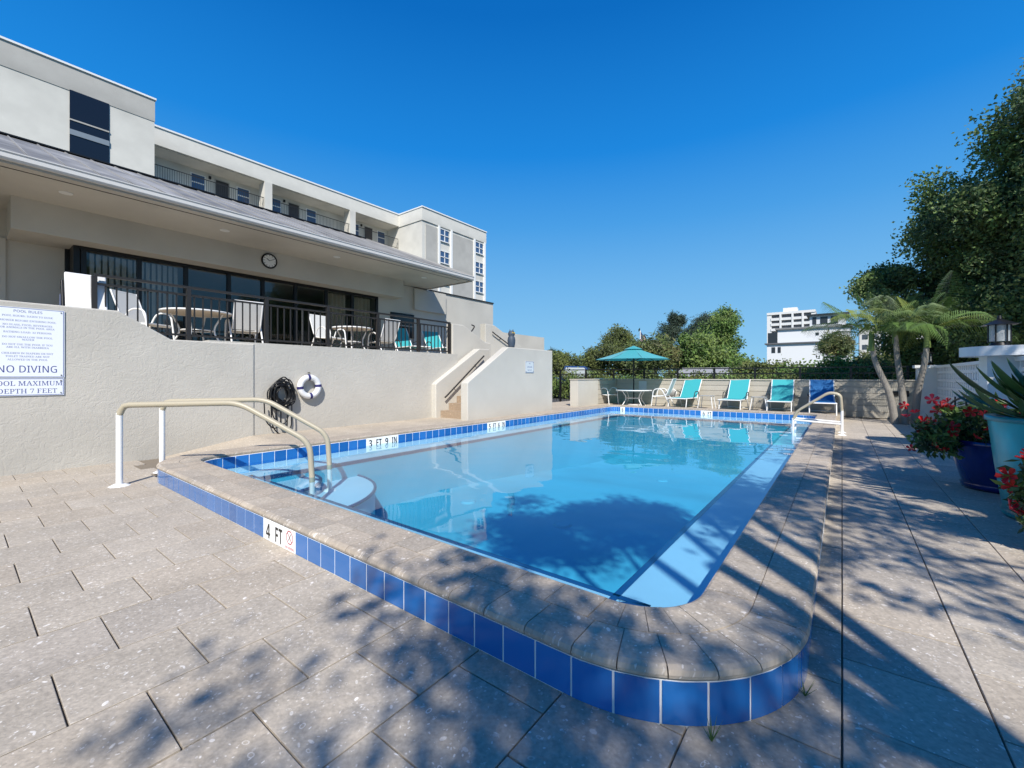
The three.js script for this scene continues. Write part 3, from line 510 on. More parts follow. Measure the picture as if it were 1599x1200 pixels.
// ---------- far wall, fence, furniture by the far edge ----------
{
  const w = thing('boundary_wall', 'low grey beige wall of horizontal boards behind the loungers', 'wall'), bm = [[.54, .5, .43], [.57, .53, .46], [.51, .475, .41]].map((c) => M(c, .85, { map: stuccoTone }));
  mesh('backing', bx(-7.3, 2.0, 0, 1.06, -16.3, -16.035), bm[1], w); mesh('backing', bx(-7.35, -7.115, 0, 1.06, -16.1, -12.9), bm[1], w);
  for (let k = 0; k < 6; k++) { const y0 = .02 + k * .175; mesh('board', bx(-7.07, 2.0, y0, y0 + .165, -16.02, -15.98 + (k % 2) * .004), bm[k % 3], w); mesh('board', bx(-7.1, -7.06 + (k % 2) * .004, y0, y0 + .165, -15.97, -14.35), bm[(k + 1) % 3], w); }
  mesh('plain_end', bx(-7.36, -7.05, 0, 1.08, -14.34, -12.85), stuccoSmooth, w); mesh('cap', bx(-7.32, 2.0, 1.07, 1.105, -16.32, -15.95), bm[1], w); mesh('cap', bx(-7.38, -7.03, 1.08, 1.11, -15.94, -12.83), bm[1], w);
  for (const [x, y, a, b] of [[1.15, .72, .17, .12], [1.42, .72, .07, .16]]) mesh('vent_box', bx(x - a / 2, x + a / 2, y - b / 2, y + b / 2, -15.98, -15.94), darkMetal, w);
  const f = thing('perimeter_fence', 'black metal rail fence rising behind the boundary wall', 'fence');
  for (const y of [1.28, 1.46]) mesh('rail', bx(-30, 2.2, y, y + .035, -16.52, -16.48), blackMetal, f);
  for (let x = -29; x < 2.2; x += 1.27) mesh('post', bx(x - .03, x + .03, 0, 1.5, -16.53, -16.47), blackMetal, f);
  const pk = []; for (let x = -29; x < 2.2; x += .13) pk.push(bx(x - .006, x + .006, .1, 1.28, -16.505, -16.495)); mesh('thin_pickets', merge(pk), blackMetal, f).userData.kind = 'stuff';
  const l = thing('wall_light', 'round grey bulkhead light on the boundary wall', 'lamp', [-4.95, .6, -15.97]); const s = new THREE.SphereGeometry(.2, 24, 12, 0, Math.PI); s.scale(1, .72, .4); mesh('dome', s, M([.3, .29, .27], .5), l);
  const r2 = new THREE.TorusGeometry(.2, .02, 8, 32); r2.scale(1, .72, 1); mesh('rim', r2, whitePaint, l);
  const n = thing('paper_notice', 'pale notice fixed to the shaded wall behind the umbrella pole', 'sign'); mesh('sheet', bx(-6.15, -5.85, .68, 1.02, -15.97, -15.962), M([.55, .57, .6], .7), n);
}
lounger('lounge_chair', 'turquoise lounge chair beside the umbrella table', [-4.25, .14, -15.25], -.12, turquoiseCloth); lounger('lounge_chair', 'turquoise lounge chair standing between two small side tables', [-2.72, .14, -15.25], -.05, turquoiseCloth); lounger('lounge_chair', 'turquoise lounge chair crossed by a palm frond shadow', [-1.46, .14, -15.2], .02, turquoiseCloth); lounger('lounge_chair', 'deep blue lounge chair in the shade behind the pool ladder', [-.45, .14, -15.1], .05, blueCloth);
for (const [x, l] of [[-3.55, 'small white side table next to the lounger by the umbrella'], [-2.03, 'small white side table next to the frond shaded lounger']]) {
  const t = thing('side_table', l, 'table', [x, .14, -15.2]); mesh('table_top', new RoundedBoxGeometry(.42, .02, .42, 2, .008).translate(0, .42, 0), M([.35, .36, .36], .3), t);
  for (const a of [-1, 1]) for (const b of [-1, 1]) mesh('leg', bar([a * .17, .42, b * .17], [a * .23, 0, b * .23], .014), whitePlastic, t);
}
{
  const [ux, uz, y] = [-5.95, -14.95, .14];
  roundTable('round white patio table under the turquoise umbrella', [ux, y, uz], .62, .56);
  slingChair('white sling chair at the umbrella table near the plain wall end', [ux - 1.0, y, uz + .05], 1.35); slingChair('white sling chair at the umbrella table beside the first lounger', [ux + 1.0, y, uz - .05], -1.5);
  const u = thing('patio_umbrella', 'turquoise octagonal patio umbrella standing through the round table', 'umbrella', [ux, y, uz]);
  mesh('pole', bar([0, 0, 0], [0, 2.1, 0], .022, 10), blackMetal, u); mesh('base', new THREE.CylinderGeometry(.22, .26, .07, 24).translate(0, .035, 0), M([.5, .48, .45], .6), u);
  const can = (r0, y0, r1, y1, sag) => { const pos = [], P = (i, t) => { const a = i * Math.PI / 4 + .2, rad = r0 + (r1 - r0) * t; return [Math.cos(a) * rad, y0 + (y1 - y0) * t - sag * Math.sin(t * Math.PI) * .3, Math.sin(a) * rad]; }; for (let i = 0; i < 8; i++) for (let k = 0; k < 4; k++) { const a = P(i, k / 4), b = P(i + 1, k / 4), c = P(i + 1, (k + 1) / 4), d = P(i, (k + 1) / 4); pos.push(...a, ...c, ...b, ...a, ...d, ...c); } const g = new THREE.BufferGeometry(); g.setAttribute('position', new THREE.Float32BufferAttribute(pos, 3)); g.computeVertexNormals(); return g; };
  mesh('canopy', can(.12, 2.06, 1.36, 1.66, .06), umbrellaCloth, u); mesh('vent_cap', can(.01, 2.16, .34, 2.03, .0), umbrellaCloth, u);
  for (let i = 0; i < 8; i++) { const a = i * Math.PI / 4 + .2; mesh('rib', bar([0, 2.06, 0], [Math.cos(a) * 1.36, 1.65, Math.sin(a) * 1.36], .009), darkMetal, u); mesh('strut', bar([0, 1.6, 0], [Math.cos(a) * .65, 1.86, Math.sin(a) * .65], .007), darkMetal, u); }
}

// ---------- screen wall on the right ----------
{
  const w = thing('screen_wall', 'white decorative pierced block wall behind the planters', 'wall'), X = 2.0;
  mesh('core', bx(X + .05, X + .15, 0, 1.42, -16.2, -3.2), whitePaint, w); mesh('cap', bx(X - .03, X + .23, 1.42, 1.48, -16.2, -3.2), whitePaint, w);
  const lat = []; for (let z = -16; z < -3.3; z += .2) lat.push(bx(X, X + .05, .05, 1.42, z - .03, z + .03)); for (let y = .1; y < 1.42; y += .2) lat.push(bx(X + .004, X + .05, y - .03, y + .03, -16.1, -3.25)); for (let z = -15.9; z < -3.4; z += .2) for (let y = .2; y < 1.4; y += .2) lat.push(bx(X + .01, X + .05, y - .045, y + .045, z - .045, z + .045));
  mesh('block_lattice', merge(lat), whitePaint, w).userData.kind = 'stuff';
  const p1 = thing('wall_pillar', 'white square pillar with a dark lantern at the boundary wall corner', 'pillar'); mesh('shaft', bx(1.62, 2.02, 0, 1.42, -16.3, -15.9), whitePaint, p1); mesh('cap', bx(1.56, 2.08, 1.42, 1.5, -16.36, -15.84), whitePaint, p1);
  const p2 = thing('wall_pillar', 'white pillar with thick round cap carrying the larger lantern', 'pillar', [1.95, 0, -9.55]); mesh('shaft', bx(-.25, .25, 0, 1.5, -.25, .25), whitePaint, p2); mesh('cap', new THREE.CylinderGeometry(.5, .5, .14, 40).translate(0, 1.57, 0), whitePaint, p2);
  const lantern = (label, pos, s) => {
    const l = thing('lantern', label, 'lantern', pos); l.scale.setScalar(s);
    mesh('base', new THREE.CylinderGeometry(.1, .13, .06, 6).translate(0, .03, 0), blackMetal, l); mesh('glass', new THREE.CylinderGeometry(.11, .11, .24, 6, 1, true).translate(0, .2, 0), M([.55, .58, .58], .3, { transmission: .4, thickness: 0 }), l);
    for (let i = 0; i < 6; i++) { const a = i * Math.PI / 3 + Math.PI / 6; mesh('corner_bar', bx(-.008, .008, .06, .33, -.008, .008).translate(Math.sin(a) * .115, 0, Math.cos(a) * .115), blackMetal, l); }
    mesh('roof', new THREE.ConeGeometry(.21, .1, 6).translate(0, .375, 0), blackMetal, l); mesh('finial', new THREE.CylinderGeometry(.02, .03, .05, 10).translate(0, .44, 0), blackMetal, l);
  };
  lantern('small black lantern on the far white pillar', [1.82, 1.5, -16.1], .95); lantern('black lantern on the thick round pillar cap above the planters', [1.86, 1.64, -9.5], 1.0);
  const a = thing('arched_rail', 'low black arched metal rail in front of the screen wall', 'railing'); mesh('arch', tube([[1.85, 0, -13.4], [1.85, .55, -13.2], [1.85, .78, -12], [1.85, .82, -11], [1.85, .7, -9.8], [1.85, 0, -9.5]], .02, 6), blackMetal, a); for (const z of [-12.6, -11.6, -10.6]) mesh('upright', bar([1.85, 0, z], [1.85, .78, z], .015), blackMetal, a);
}

// ---------- plants ----------
const leafGeo = (n, R, L, W, sd) => { // a spray of n folded leaves in a ball of radius R
  const pos = [], q = new THREE.Quaternion(), e = new THREE.Euler(), v = V(0, 0, 0);
  for (let i = 0; i < n; i++) {
    const c = V(rr(-1, 1), rr(-1, 1), rr(-1, 1)).multiplyScalar(R); q.setFromEuler(e.set(rr(-1.2, 1.2), rr(0, 6.28), rr(-1.2, 1.2))); const l = L * rr(.7, 1.2), w = W * rr(.7, 1.2);
    const P = [[0, 0, 0], [w, -.15 * w, l * .45], [0, -.05 * l, l], [-w, -.15 * w, l * .45]].map((p) => v.set(...p).applyQuaternion(q).add(c).toArray()); pos.push(...P[0], ...P[1], ...P[2], ...P[0], ...P[2], ...P[3]);
  }
  const g = new THREE.BufferGeometry(); g.setAttribute('position', new THREE.Float32BufferAttribute(pos, 3)); g.computeVertexNormals(); return g;
};
const sprayFine = leafGeo(26, .22, .10, .026, 1), sprayCoarse = leafGeo(22, .42, .26, .075, 2), sprayNarrow = leafGeo(30, .4, .34, .03, 3);
const leafMat = (c) => M(c, 1, { transmission: .3, thickness: 0 });
const leafWhite = leafMat([1, 1, 1]);
function crown(parent, lumps, n, geo, scale, colors, shell = .55, dens = 1) { // lumps: [x, y, z, rx, ry, rz]
  const im = new THREE.InstancedMesh(geo, leafWhite, n); im.name = 'crown'; im.userData.kind = 'stuff'; im.castShadow = im.receiveShadow = true;
  const m = new THREE.Matrix4(), q = new THREE.Quaternion(), e = new THREE.Euler(), c = new THREE.Color(), vol = lumps.map((l) => l[3] * l[4] * l[5]), tot = vol.reduce((a, b) => a + b);
  // sub-clumps inside each lump keep the outline uneven
  const clumps = []; lumps.forEach((l, i) => { const k = Math.max(5, Math.round(60 * Math.cbrt(vol[i] / tot) * dens)); for (let j = 0; j < k; j++) { const d = V(rr(-1, 1), rr(-1, 1), rr(-1, 1)); if (d.length() > 1) { j--; continue; } d.setLength(Math.pow(rnd(), .4) * 1.0); clumps.push([l[0] + d.x * l[3], l[1] + d.y * l[4], l[2] + d.z * l[5], Math.min(l[3], l[4], l[5]) * rr(.2, .4), rr(0, 1)]); } });
  for (let i = 0; i < n; i++) {
    const k = clumps[Math.floor(rnd() * clumps.length)], d = V(rr(-1, 1), rr(-1, 1), rr(-1, 1)).normalize().multiplyScalar(Math.pow(rnd(), shell) * k[3]);
    q.setFromEuler(e.set(rr(0, 6.28), rr(0, 6.28), rr(0, 6.28))); const s = scale * rr(.7, 1.3); m.compose(V(k[0] + d.x, k[1] + d.y * .8, k[2] + d.z), q, V(s, s, s)); im.setMatrixAt(i, m);
    const a = colors[Math.floor(k[4] * colors.length)], f = rr(.75, 1.25); im.setColorAt(i, c.setRGB(a[0] * f, a[1] * f, a[2] * f));
  }
  parent.add(im); return im;
}
const bark = M([.16, .13, .1], .95, { bumpMap: fineBump, bumpScale: .01 }), greyBark = M([.27, .25, .22], .95, { bumpMap: fineBump, bumpScale: .01 });
function limb(parent, name, pts, r0, r1, mat = bark) { // tapered tube
  const curve = new THREE.CatmullRomCurve3(pts.map((p) => V(...p))), n = pts.length * 4, g = new THREE.TubeGeometry(curve, n, 1, 8), p = g.attributes.position, c = V(0, 0, 0);
  for (let i = 0; i <= n; i++) { curve.getPointAt(i / n, c); const r = r0 + (r1 - r0) * i / n; for (let j = 0; j <= 8; j++) { const k = i * 9 + j; p.setXYZ(k, c.x + (p.getX(k) - c.x) * r, c.y + (p.getY(k) - c.y) * r, c.z + (p.getZ(k) - c.z) * r); } }
  return mesh(name, g, mat, parent);
}
const GREENS = [[.08, .14, .03], [.12, .195, .045], [.17, .24, .07], [.06, .11, .033]], OLIVE = [[.12, .16, .035], [.17, .2, .045], [.09, .12, .03]], BRIGHT = [[.14, .24, .045], [.10, .19, .035], [.19, .27, .06]], BLUEG = [[.04, .08, .05], [.06, .10, .06]];
function tree(name, label, base, lumps, n, geo, scale, colors, trunkR, group, shell, dens) {
  const t = thing(name, label, 'tree', base, group), top = lumps.reduce((a, l) => Math.max(a, l[1]), 0), cx = lumps.reduce((a, l) => a + l[0], 0) / lumps.length, cz = lumps.reduce((a, l) => a + l[2], 0) / lumps.length;
  limb(t, 'trunk', [[0, -.05, 0], [cx * .15, top * .3, cz * .15], [cx * .6, top * .65, cz * .6]], trunkR, trunkR * .6);
  for (const l of lumps) limb(t, 'limb', [[cx * .2, top * .35, cz * .2], [(cx * .4 + l[0]) * .5, (top * .5 + l[1]) * .5, (cz * .4 + l[2]) * .5], [l[0], l[1], l[2]]], trunkR * .5, trunkR * .12);
  crown(t, lumps, n, geo, scale, colors, shell, dens); return t;
}
// big trees behind the screen wall
tree('shade_tree', 'large dense dark green tree behind the screen wall', [6.2, 0, -17.5], [[-.6, 4.9, -.8, 3.6, 3, 3.4], [-.2, 7.6, .5, 2.9, 2.3, 2.8], [-4.2, 4.0, -1.6, 1.7, 1.1, 1.6], [.8, 5, 3.4, 2.8, 3, 2.6], [-2.4, 6.0, -.4, 2.0, 1.7, 2.0], [-1.4, 2.4, .4, 2.6, 1.8, 2.4], [.5, 9.0, 2, 2, 1.5, 2]], 20000, sprayFine, 1.08, GREENS, .28, undefined, .5, 1.9);
tree('shade_tree', 'dark understory tree filling the gap behind the far white pillar', [4.4, 0, -20.5], [[-1.2, 2.6, 0, 2, 1.8, 1.6], [.6, 3.6, .6, 2, 2, 1.8]], 6000, sprayFine, 1.0, GREENS, .15, undefined, .5, 2);
// trees beside the camera whose shadows fall on pool and deck
tree('shade_tree', 'leafy tree beyond the deck whose crown shades the pool floor', [2.9, 0, .9], [[-.5, 6.9, -.5, 1.4, .9, 1.1], [.5, 7.5, -.2, 1.2, .8, 1.1], [-1.3, 6.5, .2, .9, .6, .8]], 950, sprayFine, 1.0, GREENS, .16, undefined, .5);
tree('shade_tree', 'thin crowned tree beyond the deck dappling the near coping', [3.7, 0, 3.9], [[-.3, 5.9, -.3, 1.7, .9, 1.5], [.7, 6.6, .6, 1.5, .9, 1.4], [-.7, 5.4, 1.2, 1.2, .7, 1.2]], 400, sprayFine, 1.0, GREENS, .12, undefined, .5);

tree('shade_tree', 'slender open crowned tree beyond the planters dappling the long coping', [4.3, 0, -1.6], [[-.6, 5.4, .2, 1.1, .7, 1.3], [-.3, 5.8, -1.6, 1.1, .7, 1.3], [-.9, 5.1, 1.8, .9, .6, 1.0], [.3, 6.2, -3.0, 1, .6, 1]], 380, sprayFine, 1.0, GREENS, .09, undefined, .5);

// feather palm
const frondGeo = (L, n, droop, w) => {
  const pos = [], tri = (a, b, c) => pos.push(...a, ...b, ...c), R = (t) => V(0, L * (.55 * t - droop * t * t), L * t * (1 - .12 * t));
  for (let i = 0; i < 14; i++) { const a = R(i / 14), b = R((i + 1) / 14), k = .012 * (1 - i / 16); tri([a.x - k, a.y, a.z], [a.x + k, a.y, a.z], [b.x, b.y, b.z]); tri([a.x, a.y - k, a.z], [a.x, a.y + k, a.z], [b.x, b.y, b.z]); }
  for (let i = 0; i < n; i++) { const t = .16 + .84 * i / n, p = R(t), len = w * Math.sin(Math.PI * Math.min(1, .18 + t * .8)) * rr(.85, 1.1); for (const s of [-1, 1]) { const tip = V(p.x + s * len * .8, p.y - len * (.35 + .35 * t), p.z + len * .5), mid = V(p.x + s * len * .4, p.y + .01, p.z + len * .22), h = .0095; tri(p.toArray(), [mid.x, mid.y + h, mid.z - h], [mid.x, mid.y - h, mid.z + h]); tri([mid.x, mid.y + h, mid.z - h], tip.toArray(), [mid.x, mid.y - h, mid.z + h]); } }
  const g = new THREE.BufferGeometry(); g.setAttribute('position', new THREE.Float32BufferAttribute(pos, 3)); g.computeVertexNormals(); return g;
};
const fronds = [frondGeo(1.55, 30, .5, .5), frondGeo(1.45, 28, .75, .48), frondGeo(1.3, 26, .2, .44)], frondMats = [[.09, .17, .03], [.13, .21, .04], [.07, .14, .035], [.18, .23, .04]].map(leafMat);
function palmHead(t, x, y, z, n, s = 1) { for (let i = 0; i < n; i++) { const f = mesh('frond', fronds[i % 3 === 2 ? 2 : i % 2], frondMats[Math.floor(rnd() * 4)], t); f.position.set(x, y, z); f.rotation.order = 'YXZ'; f.rotation.set(rr(-.5, .2) - (i % 3 === 2 ? .45 : 0), i / n * 6.283 * 1.0 + rr(-.2, .2), rr(-.3, .3)); f.scale.setScalar(s * rr(.85, 1.1)); } const c = new THREE.CylinderGeometry(.05, .07, .5, 8); c.translate(x, y - .15, z); mesh('crownshaft', c, M([.14, .2, .05], .6), t); }
{
  const p = thing('palm_tree', 'triple trunk feather palm at the end of the deck', 'palm', [1.15, 0, -14.6]);
  for (const [bx_, bz, tx, ty, tz, n] of [[-.08, .1, -.55, 2.15, .2, 13], [.1, .0, -.05, 2.35, -.3, 12], [.3, -.2, .5, 2.2, .1, 13]]) { limb(p, 'trunk', [[bx_, 0, bz], [bx_ + (tx - bx_) * .25, ty * .35, bz + (tz - bz) * .3], [tx * .85 + bx_ * .15, ty * .75, tz * .8], [tx, ty, tz]], .085, .05, greyBark); palmHead(p, tx, ty + .1, tz, n, 1.1); }
  for (const [x, z, h, l] of [[4.9, -4.6, 5.4, 'tall feather palm behind the screen wall near the round cap pillar']]) { const q = thing('palm_tree', l, 'palm', [x, 0, z]); limb(q, 'trunk', [[0, 0, 0], [.1, h * .5, 0], [0, h, 0]], .14, .09, greyBark); palmHead(q, 0, h + .1, 0, 11, 1.5); }
}
// potted plants
const potGeo = (r0, r1, h, lip) => new THREE.LatheGeometry([[0, 0], [r0 * .96, 0], [r0, .03], [r0 * 1.02, .06], [r0 * .98, .075], [r0 + (r1 - r0) * .5, h * .5], [r1, h - .05], [r1 + lip, h - .04], [r1 + lip, h], [r1 - .03, h], [r1 - .05, h - .1], [0, h - .1]].map((p) => new THREE.Vector2(...p)), 40);
function pot(name, label, pos, r0, r1, h, mat) { const p = thing(name, label, 'planter', pos); mesh('vessel', potGeo(r0, r1, h, .02), mat, p); mesh('soil', new THREE.CylinderGeometry(r1 - .05, r1 - .05, .02, 24).translate(0, h - .08, 0), soil, p); return p; }
const glazeTone = tex(512, (u, v) => { const b = .75 + (fbm(u, v, 6, 5) - .5) * .7; return [b, b, b]; }, { srgb: true });
pot('glazed_planter', 'cobalt blue glazed planter holding the trailing red flowers', [1.3, 0, -6.75], .27, .36, .52, M([.012, .03, .26], .18, { clearcoat: .8, map: glazeTone }));
pot('glazed_planter', 'tall turquoise glazed planter holding the long leaved plant', [1.46, 0, -5.55], .36, .44, .86, M([.02, .52, .6], .35, { clearcoat: .25, map: glazeTone }));
pot('glazed_planter', 'teal glazed planter of red flowers beside the tall turquoise planter', [1.4, 0, -4.62], .26, .34, .5, M([.02, .2, .38], .2, { clearcoat: .7, map: glazeTone }));
{ // strelitzia: each big leaf its own mesh
  const pl = thing('strelitzia_plant', 'long paddle leaved plant in the tall turquoise planter', 'plant', [1.46, .78, -5.55]);
  const lg = (L, W) => { const g = new THREE.PlaneGeometry(W, L, 4, 10), p = g.attributes.position; for (let i = 0; i < p.count; i++) { const t = p.getY(i) / L + .5, s = Math.pow(Math.sin(Math.PI * Math.min(1, .04 + t * .96)), .7), x = p.getX(i) * s; p.setXYZ(i, x, t * L, Math.abs(x) * .35 + .0 - .25 * L * t * t); } g.computeVertexNormals(); return g; };
  const gs = [lg(.42, .10), lg(.34, .09), lg(.5, .085)], ms = [[.03, .075, .025], [.05, .11, .035], [.07, .15, .05]].map((c) => M(c, .35, { transmission: .15, thickness: 0 }));
  for (let i = 0; i < 100; i++) { const a = rr(0, 6.28), tilt = i < 10 ? rr(.1, .5) : rr(.5, 1.35), len = rr(.12, .42), f = mesh('leaf', gs[i % 3], ms[Math.floor(rnd() * 3)], pl); const dir = V(Math.sin(tilt) * Math.sin(a), Math.cos(tilt), Math.sin(tilt) * Math.cos(a)); const root = V(rr(-.12, .12), 0, rr(-.12, .12)), tip = root.clone().addScaledVector(dir, len); f.position.copy(tip); f.rotation.order = 'YXZ'; f.rotation.set(tilt, a, rr(-.4, .4)); f.scale.setScalar(rr(.8, 1.15)); mesh('stalk', bar(root.toArray(), tip.toArray(), .009, 5), ms[1], pl); }
}
function mandevilla(label, pos, spread, seedN, trail) {
  const m = thing('flowering_plant', label, 'plant', pos); crown(m, [[0, .12, 0, spread, .2, spread], [-spread * .6, .02, .1, spread * .7, .22, spread * .6], ...(trail ? [[-spread * 1.3, -.02, .25, spread * .55, .18, spread * .4]] : [])], trail ? 380 : 150, leafGeo(10, .07, .07, .02, 5), 1, [[.05, .11, .025], [.08, .16, .03], [.12, .2, .04], [.03, .07, .02]], .6);
  const fg = (() => { const pos2 = []; for (let i = 0; i < 5; i++) { const a = i * 1.2566, P = (r, da, y) => [Math.cos(a + da) * r, y, Math.sin(a + da) * r]; const c = [0, -.03, 0], q = [P(.03, -.5, .0), P(.055, -.35, .012), P(.065, 0, .005), P(.055, .4, .012), P(.03, .5, 0)]; for (let k = 0; k < 4; k++) pos2.push(...c, ...q[k + 1], ...q[k]); } const g = new THREE.BufferGeometry(); g.setAttribute('position', new THREE.Float32BufferAttribute(pos2, 3)); g.computeVertexNormals(); return g; })();
  const reds = [[.62, .008, .01], [.7, .012, .015], [.5, .006, .008], [.7, .02, .05]].map((c) => M(c, .6, { transmission: .2, thickness: 0 }));
  for (let i = 0; i < seedN; i++) { const a = rr(0, 6.28), r = spread * (.55 + .6 * Math.sqrt(rnd())), f = mesh('flower', fg, reds[Math.floor(rnd() * 4)], m); const left = rnd() < .6 ? -spread * (trail ? 1.0 : .5) * rnd() : 0; f.position.set(Math.cos(a) * r + left, rr(-.16, .36) - (left < -.2 ? .05 : 0), Math.sin(a) * r + .1); f.rotation.set(rr(-1, 1.4), rr(0, 6), rr(-.2, 1.4)); f.scale.setScalar(rr(.7, 1.05)); }
}
mandevilla('bushy red flowered plant spilling from the cobalt planter', [1.24, .58, -6.75], .34, 80, true);
mandevilla('red flowered plant spilling over the teal planter rim', [1.2, .38, -4.6], .2, 46, false);

// ---------- beyond the fence ----------
function fanPalm(label, pos, h, s, group) {
  const t = thing('fan_palm', label, 'palm', pos, group); limb(t, 'trunk', [[0, 0, 0], [.1, h * .5, 0], [0, h, 0]], .2 * s, .16 * s, greyBark);
  crown(t, [[0, h + .3 * s, 0, 1.3 * s, 1.0 * s, 1.3 * s]], 170, sprayNarrow, 1.5 * s, [[.12, .17, .04], [.16, .21, .06], [.2, .2, .07], [.09, .13, .04]], .8);
}
const row = (label, x, z, lumps, n, geo, sc, col, r = .12, g = 'trees beyond the fence') => tree('background_tree', label, [x, 0, z], lumps, n, geo, sc, col, r, g);
row('bright green tree behind the second turquoise lounger', -8.6, -33, [[0, 2.1, 0, 1.8, 1.1, 1.4], [1.4, 1.9, 0, 1.3, 1, 1.2]], 1200, sprayCoarse, .8, BRIGHT);
row('bright green tree in front of the white house corner', -6.4, -31, [[0, 1.9, 0, 1.5, 1.1, 1.2], [-1.4, 2.7, .3, 1.2, 1.2, 1.1]], 1000, sprayCoarse, .8, BRIGHT);
row('tall wispy tree standing next to the white house', -8.2, -38, [[0, 4.4, 0, 1.6, 1.6, 1.3], [.5, 5.8, 0, .9, .9, .9], [-.6, 2.8, 0, 1.5, 1, 1.2]], 420, sprayFine, 1.7, BRIGHT);
row('tall thin dark pine with open crown above the loungers', -13.2, -42, [[0, 5.2, 0, 1.1, 1.0, 1], [.7, 6.6, 0, .7, .8, .7], [-.6, 3.8, 0, 1.3, .9, 1]], 520, sprayNarrow, .8, BLUEG);
row('leaning thin pine with two tufts above the loungers', -11.2, -42, [[.2, 5.0, 0, 1.2, .9, 1], [1.2, 6.1, 0, .8, .7, .7], [-.5, 3.4, 0, 1.2, .9, 1]], 520, sprayNarrow, .8, BLUEG);
row('open crowned olive tree behind the umbrella top', -17.5, -40, [[0, 4.7, 0, 1.5, 1.4, 1.3], [1.2, 3.4, 0, 1.6, 1.2, 1.3]], 800, sprayFine, 1.9, OLIVE);
row('yellow green tree behind the umbrella canopy', -15.5, -34, [[0, 2.7, 0, 2.0, 1.3, 1.5], [-1.9, 2.2, 0, 1.6, 1.2, 1.3], [2, 2.3, 0, 1.5, 1.3, 1.3]], 1500, sprayCoarse, .75, OLIVE);
row('low yellow green tree by the parking gap', -22.5, -34, [[0, 2.0, 0, 1.9, 1.0, 1.4], [2.2, 2.1, 0, 1.5, 1.1, 1.3]], 1100, sprayCoarse, .75, OLIVE);
row('small dark conifer beyond the parking gap', -26.5, -42, [[0, 3.0, 0, .9, 1.2, .8]], 300, sprayNarrow, .7, BLUEG);
row('distant low olive tree showing past the stair panel', -31, -38, [[0, 1.9, 0, 2.4, .9, 1.4], [3, 2.0, 0, 1.8, .9, 1.2]], 900, sprayCoarse, .75, OLIVE);
row('dense green tree before the white apartment towers', 1.6, -32, [[0, 1.3, 0, 1.7, .9, 1.2], [1.8, 1.9, 0, 1.5, 1.1, 1.2]], 1100, sprayCoarse, .75, OLIVE);
row('low shrubby tree before the white house wall', -3.6, -25, [[0, 1.1, 0, 1.3, .75, 1], [1.5, 1.0, 0, 1.2, .7, 1]], 800, sprayFine, 1.5, OLIVE);
row('low bright shrubby tree under the white house corner', -.2, -24, [[0, 1.0, 0, 1.3, .8, 1], [-1.3, .9, .2, 1, .65, .9]], 800, sprayFine, 1.5, BRIGHT);
row('feathery tall tree rising between the pines and the house', -7.4, -36, [[0, 3.6, 0, 1.2, 1.3, 1], [.3, 5.2, 0, .8, 1, .8]], 700, sprayFine, 1.7, BRIGHT);
for (const [l, x, z, h, s] of [['fan palm beside the wispy pines', -10.2, -29, 2.3, .95], ['fan palm before the white house wall', -3.4, -26, .7, .6], ['short fan palm under the white house windows', -1.9, -25, .6, .6], ['taller fan palm at the white house corner', -.2, -28, 2.7, .5], ['fan palm between the feather palm trunks and house', .9, -25, 1.0, .7], ['fan palm near the parking lot hedge', -19.5, -28, 1.5, .8], ['fan palm nearest the stair panel beyond the fence', -24.5, -29, 1.5, .85]]) fanPalm(l, [x, 0, z], h, s, 'fan palms beyond the fence');
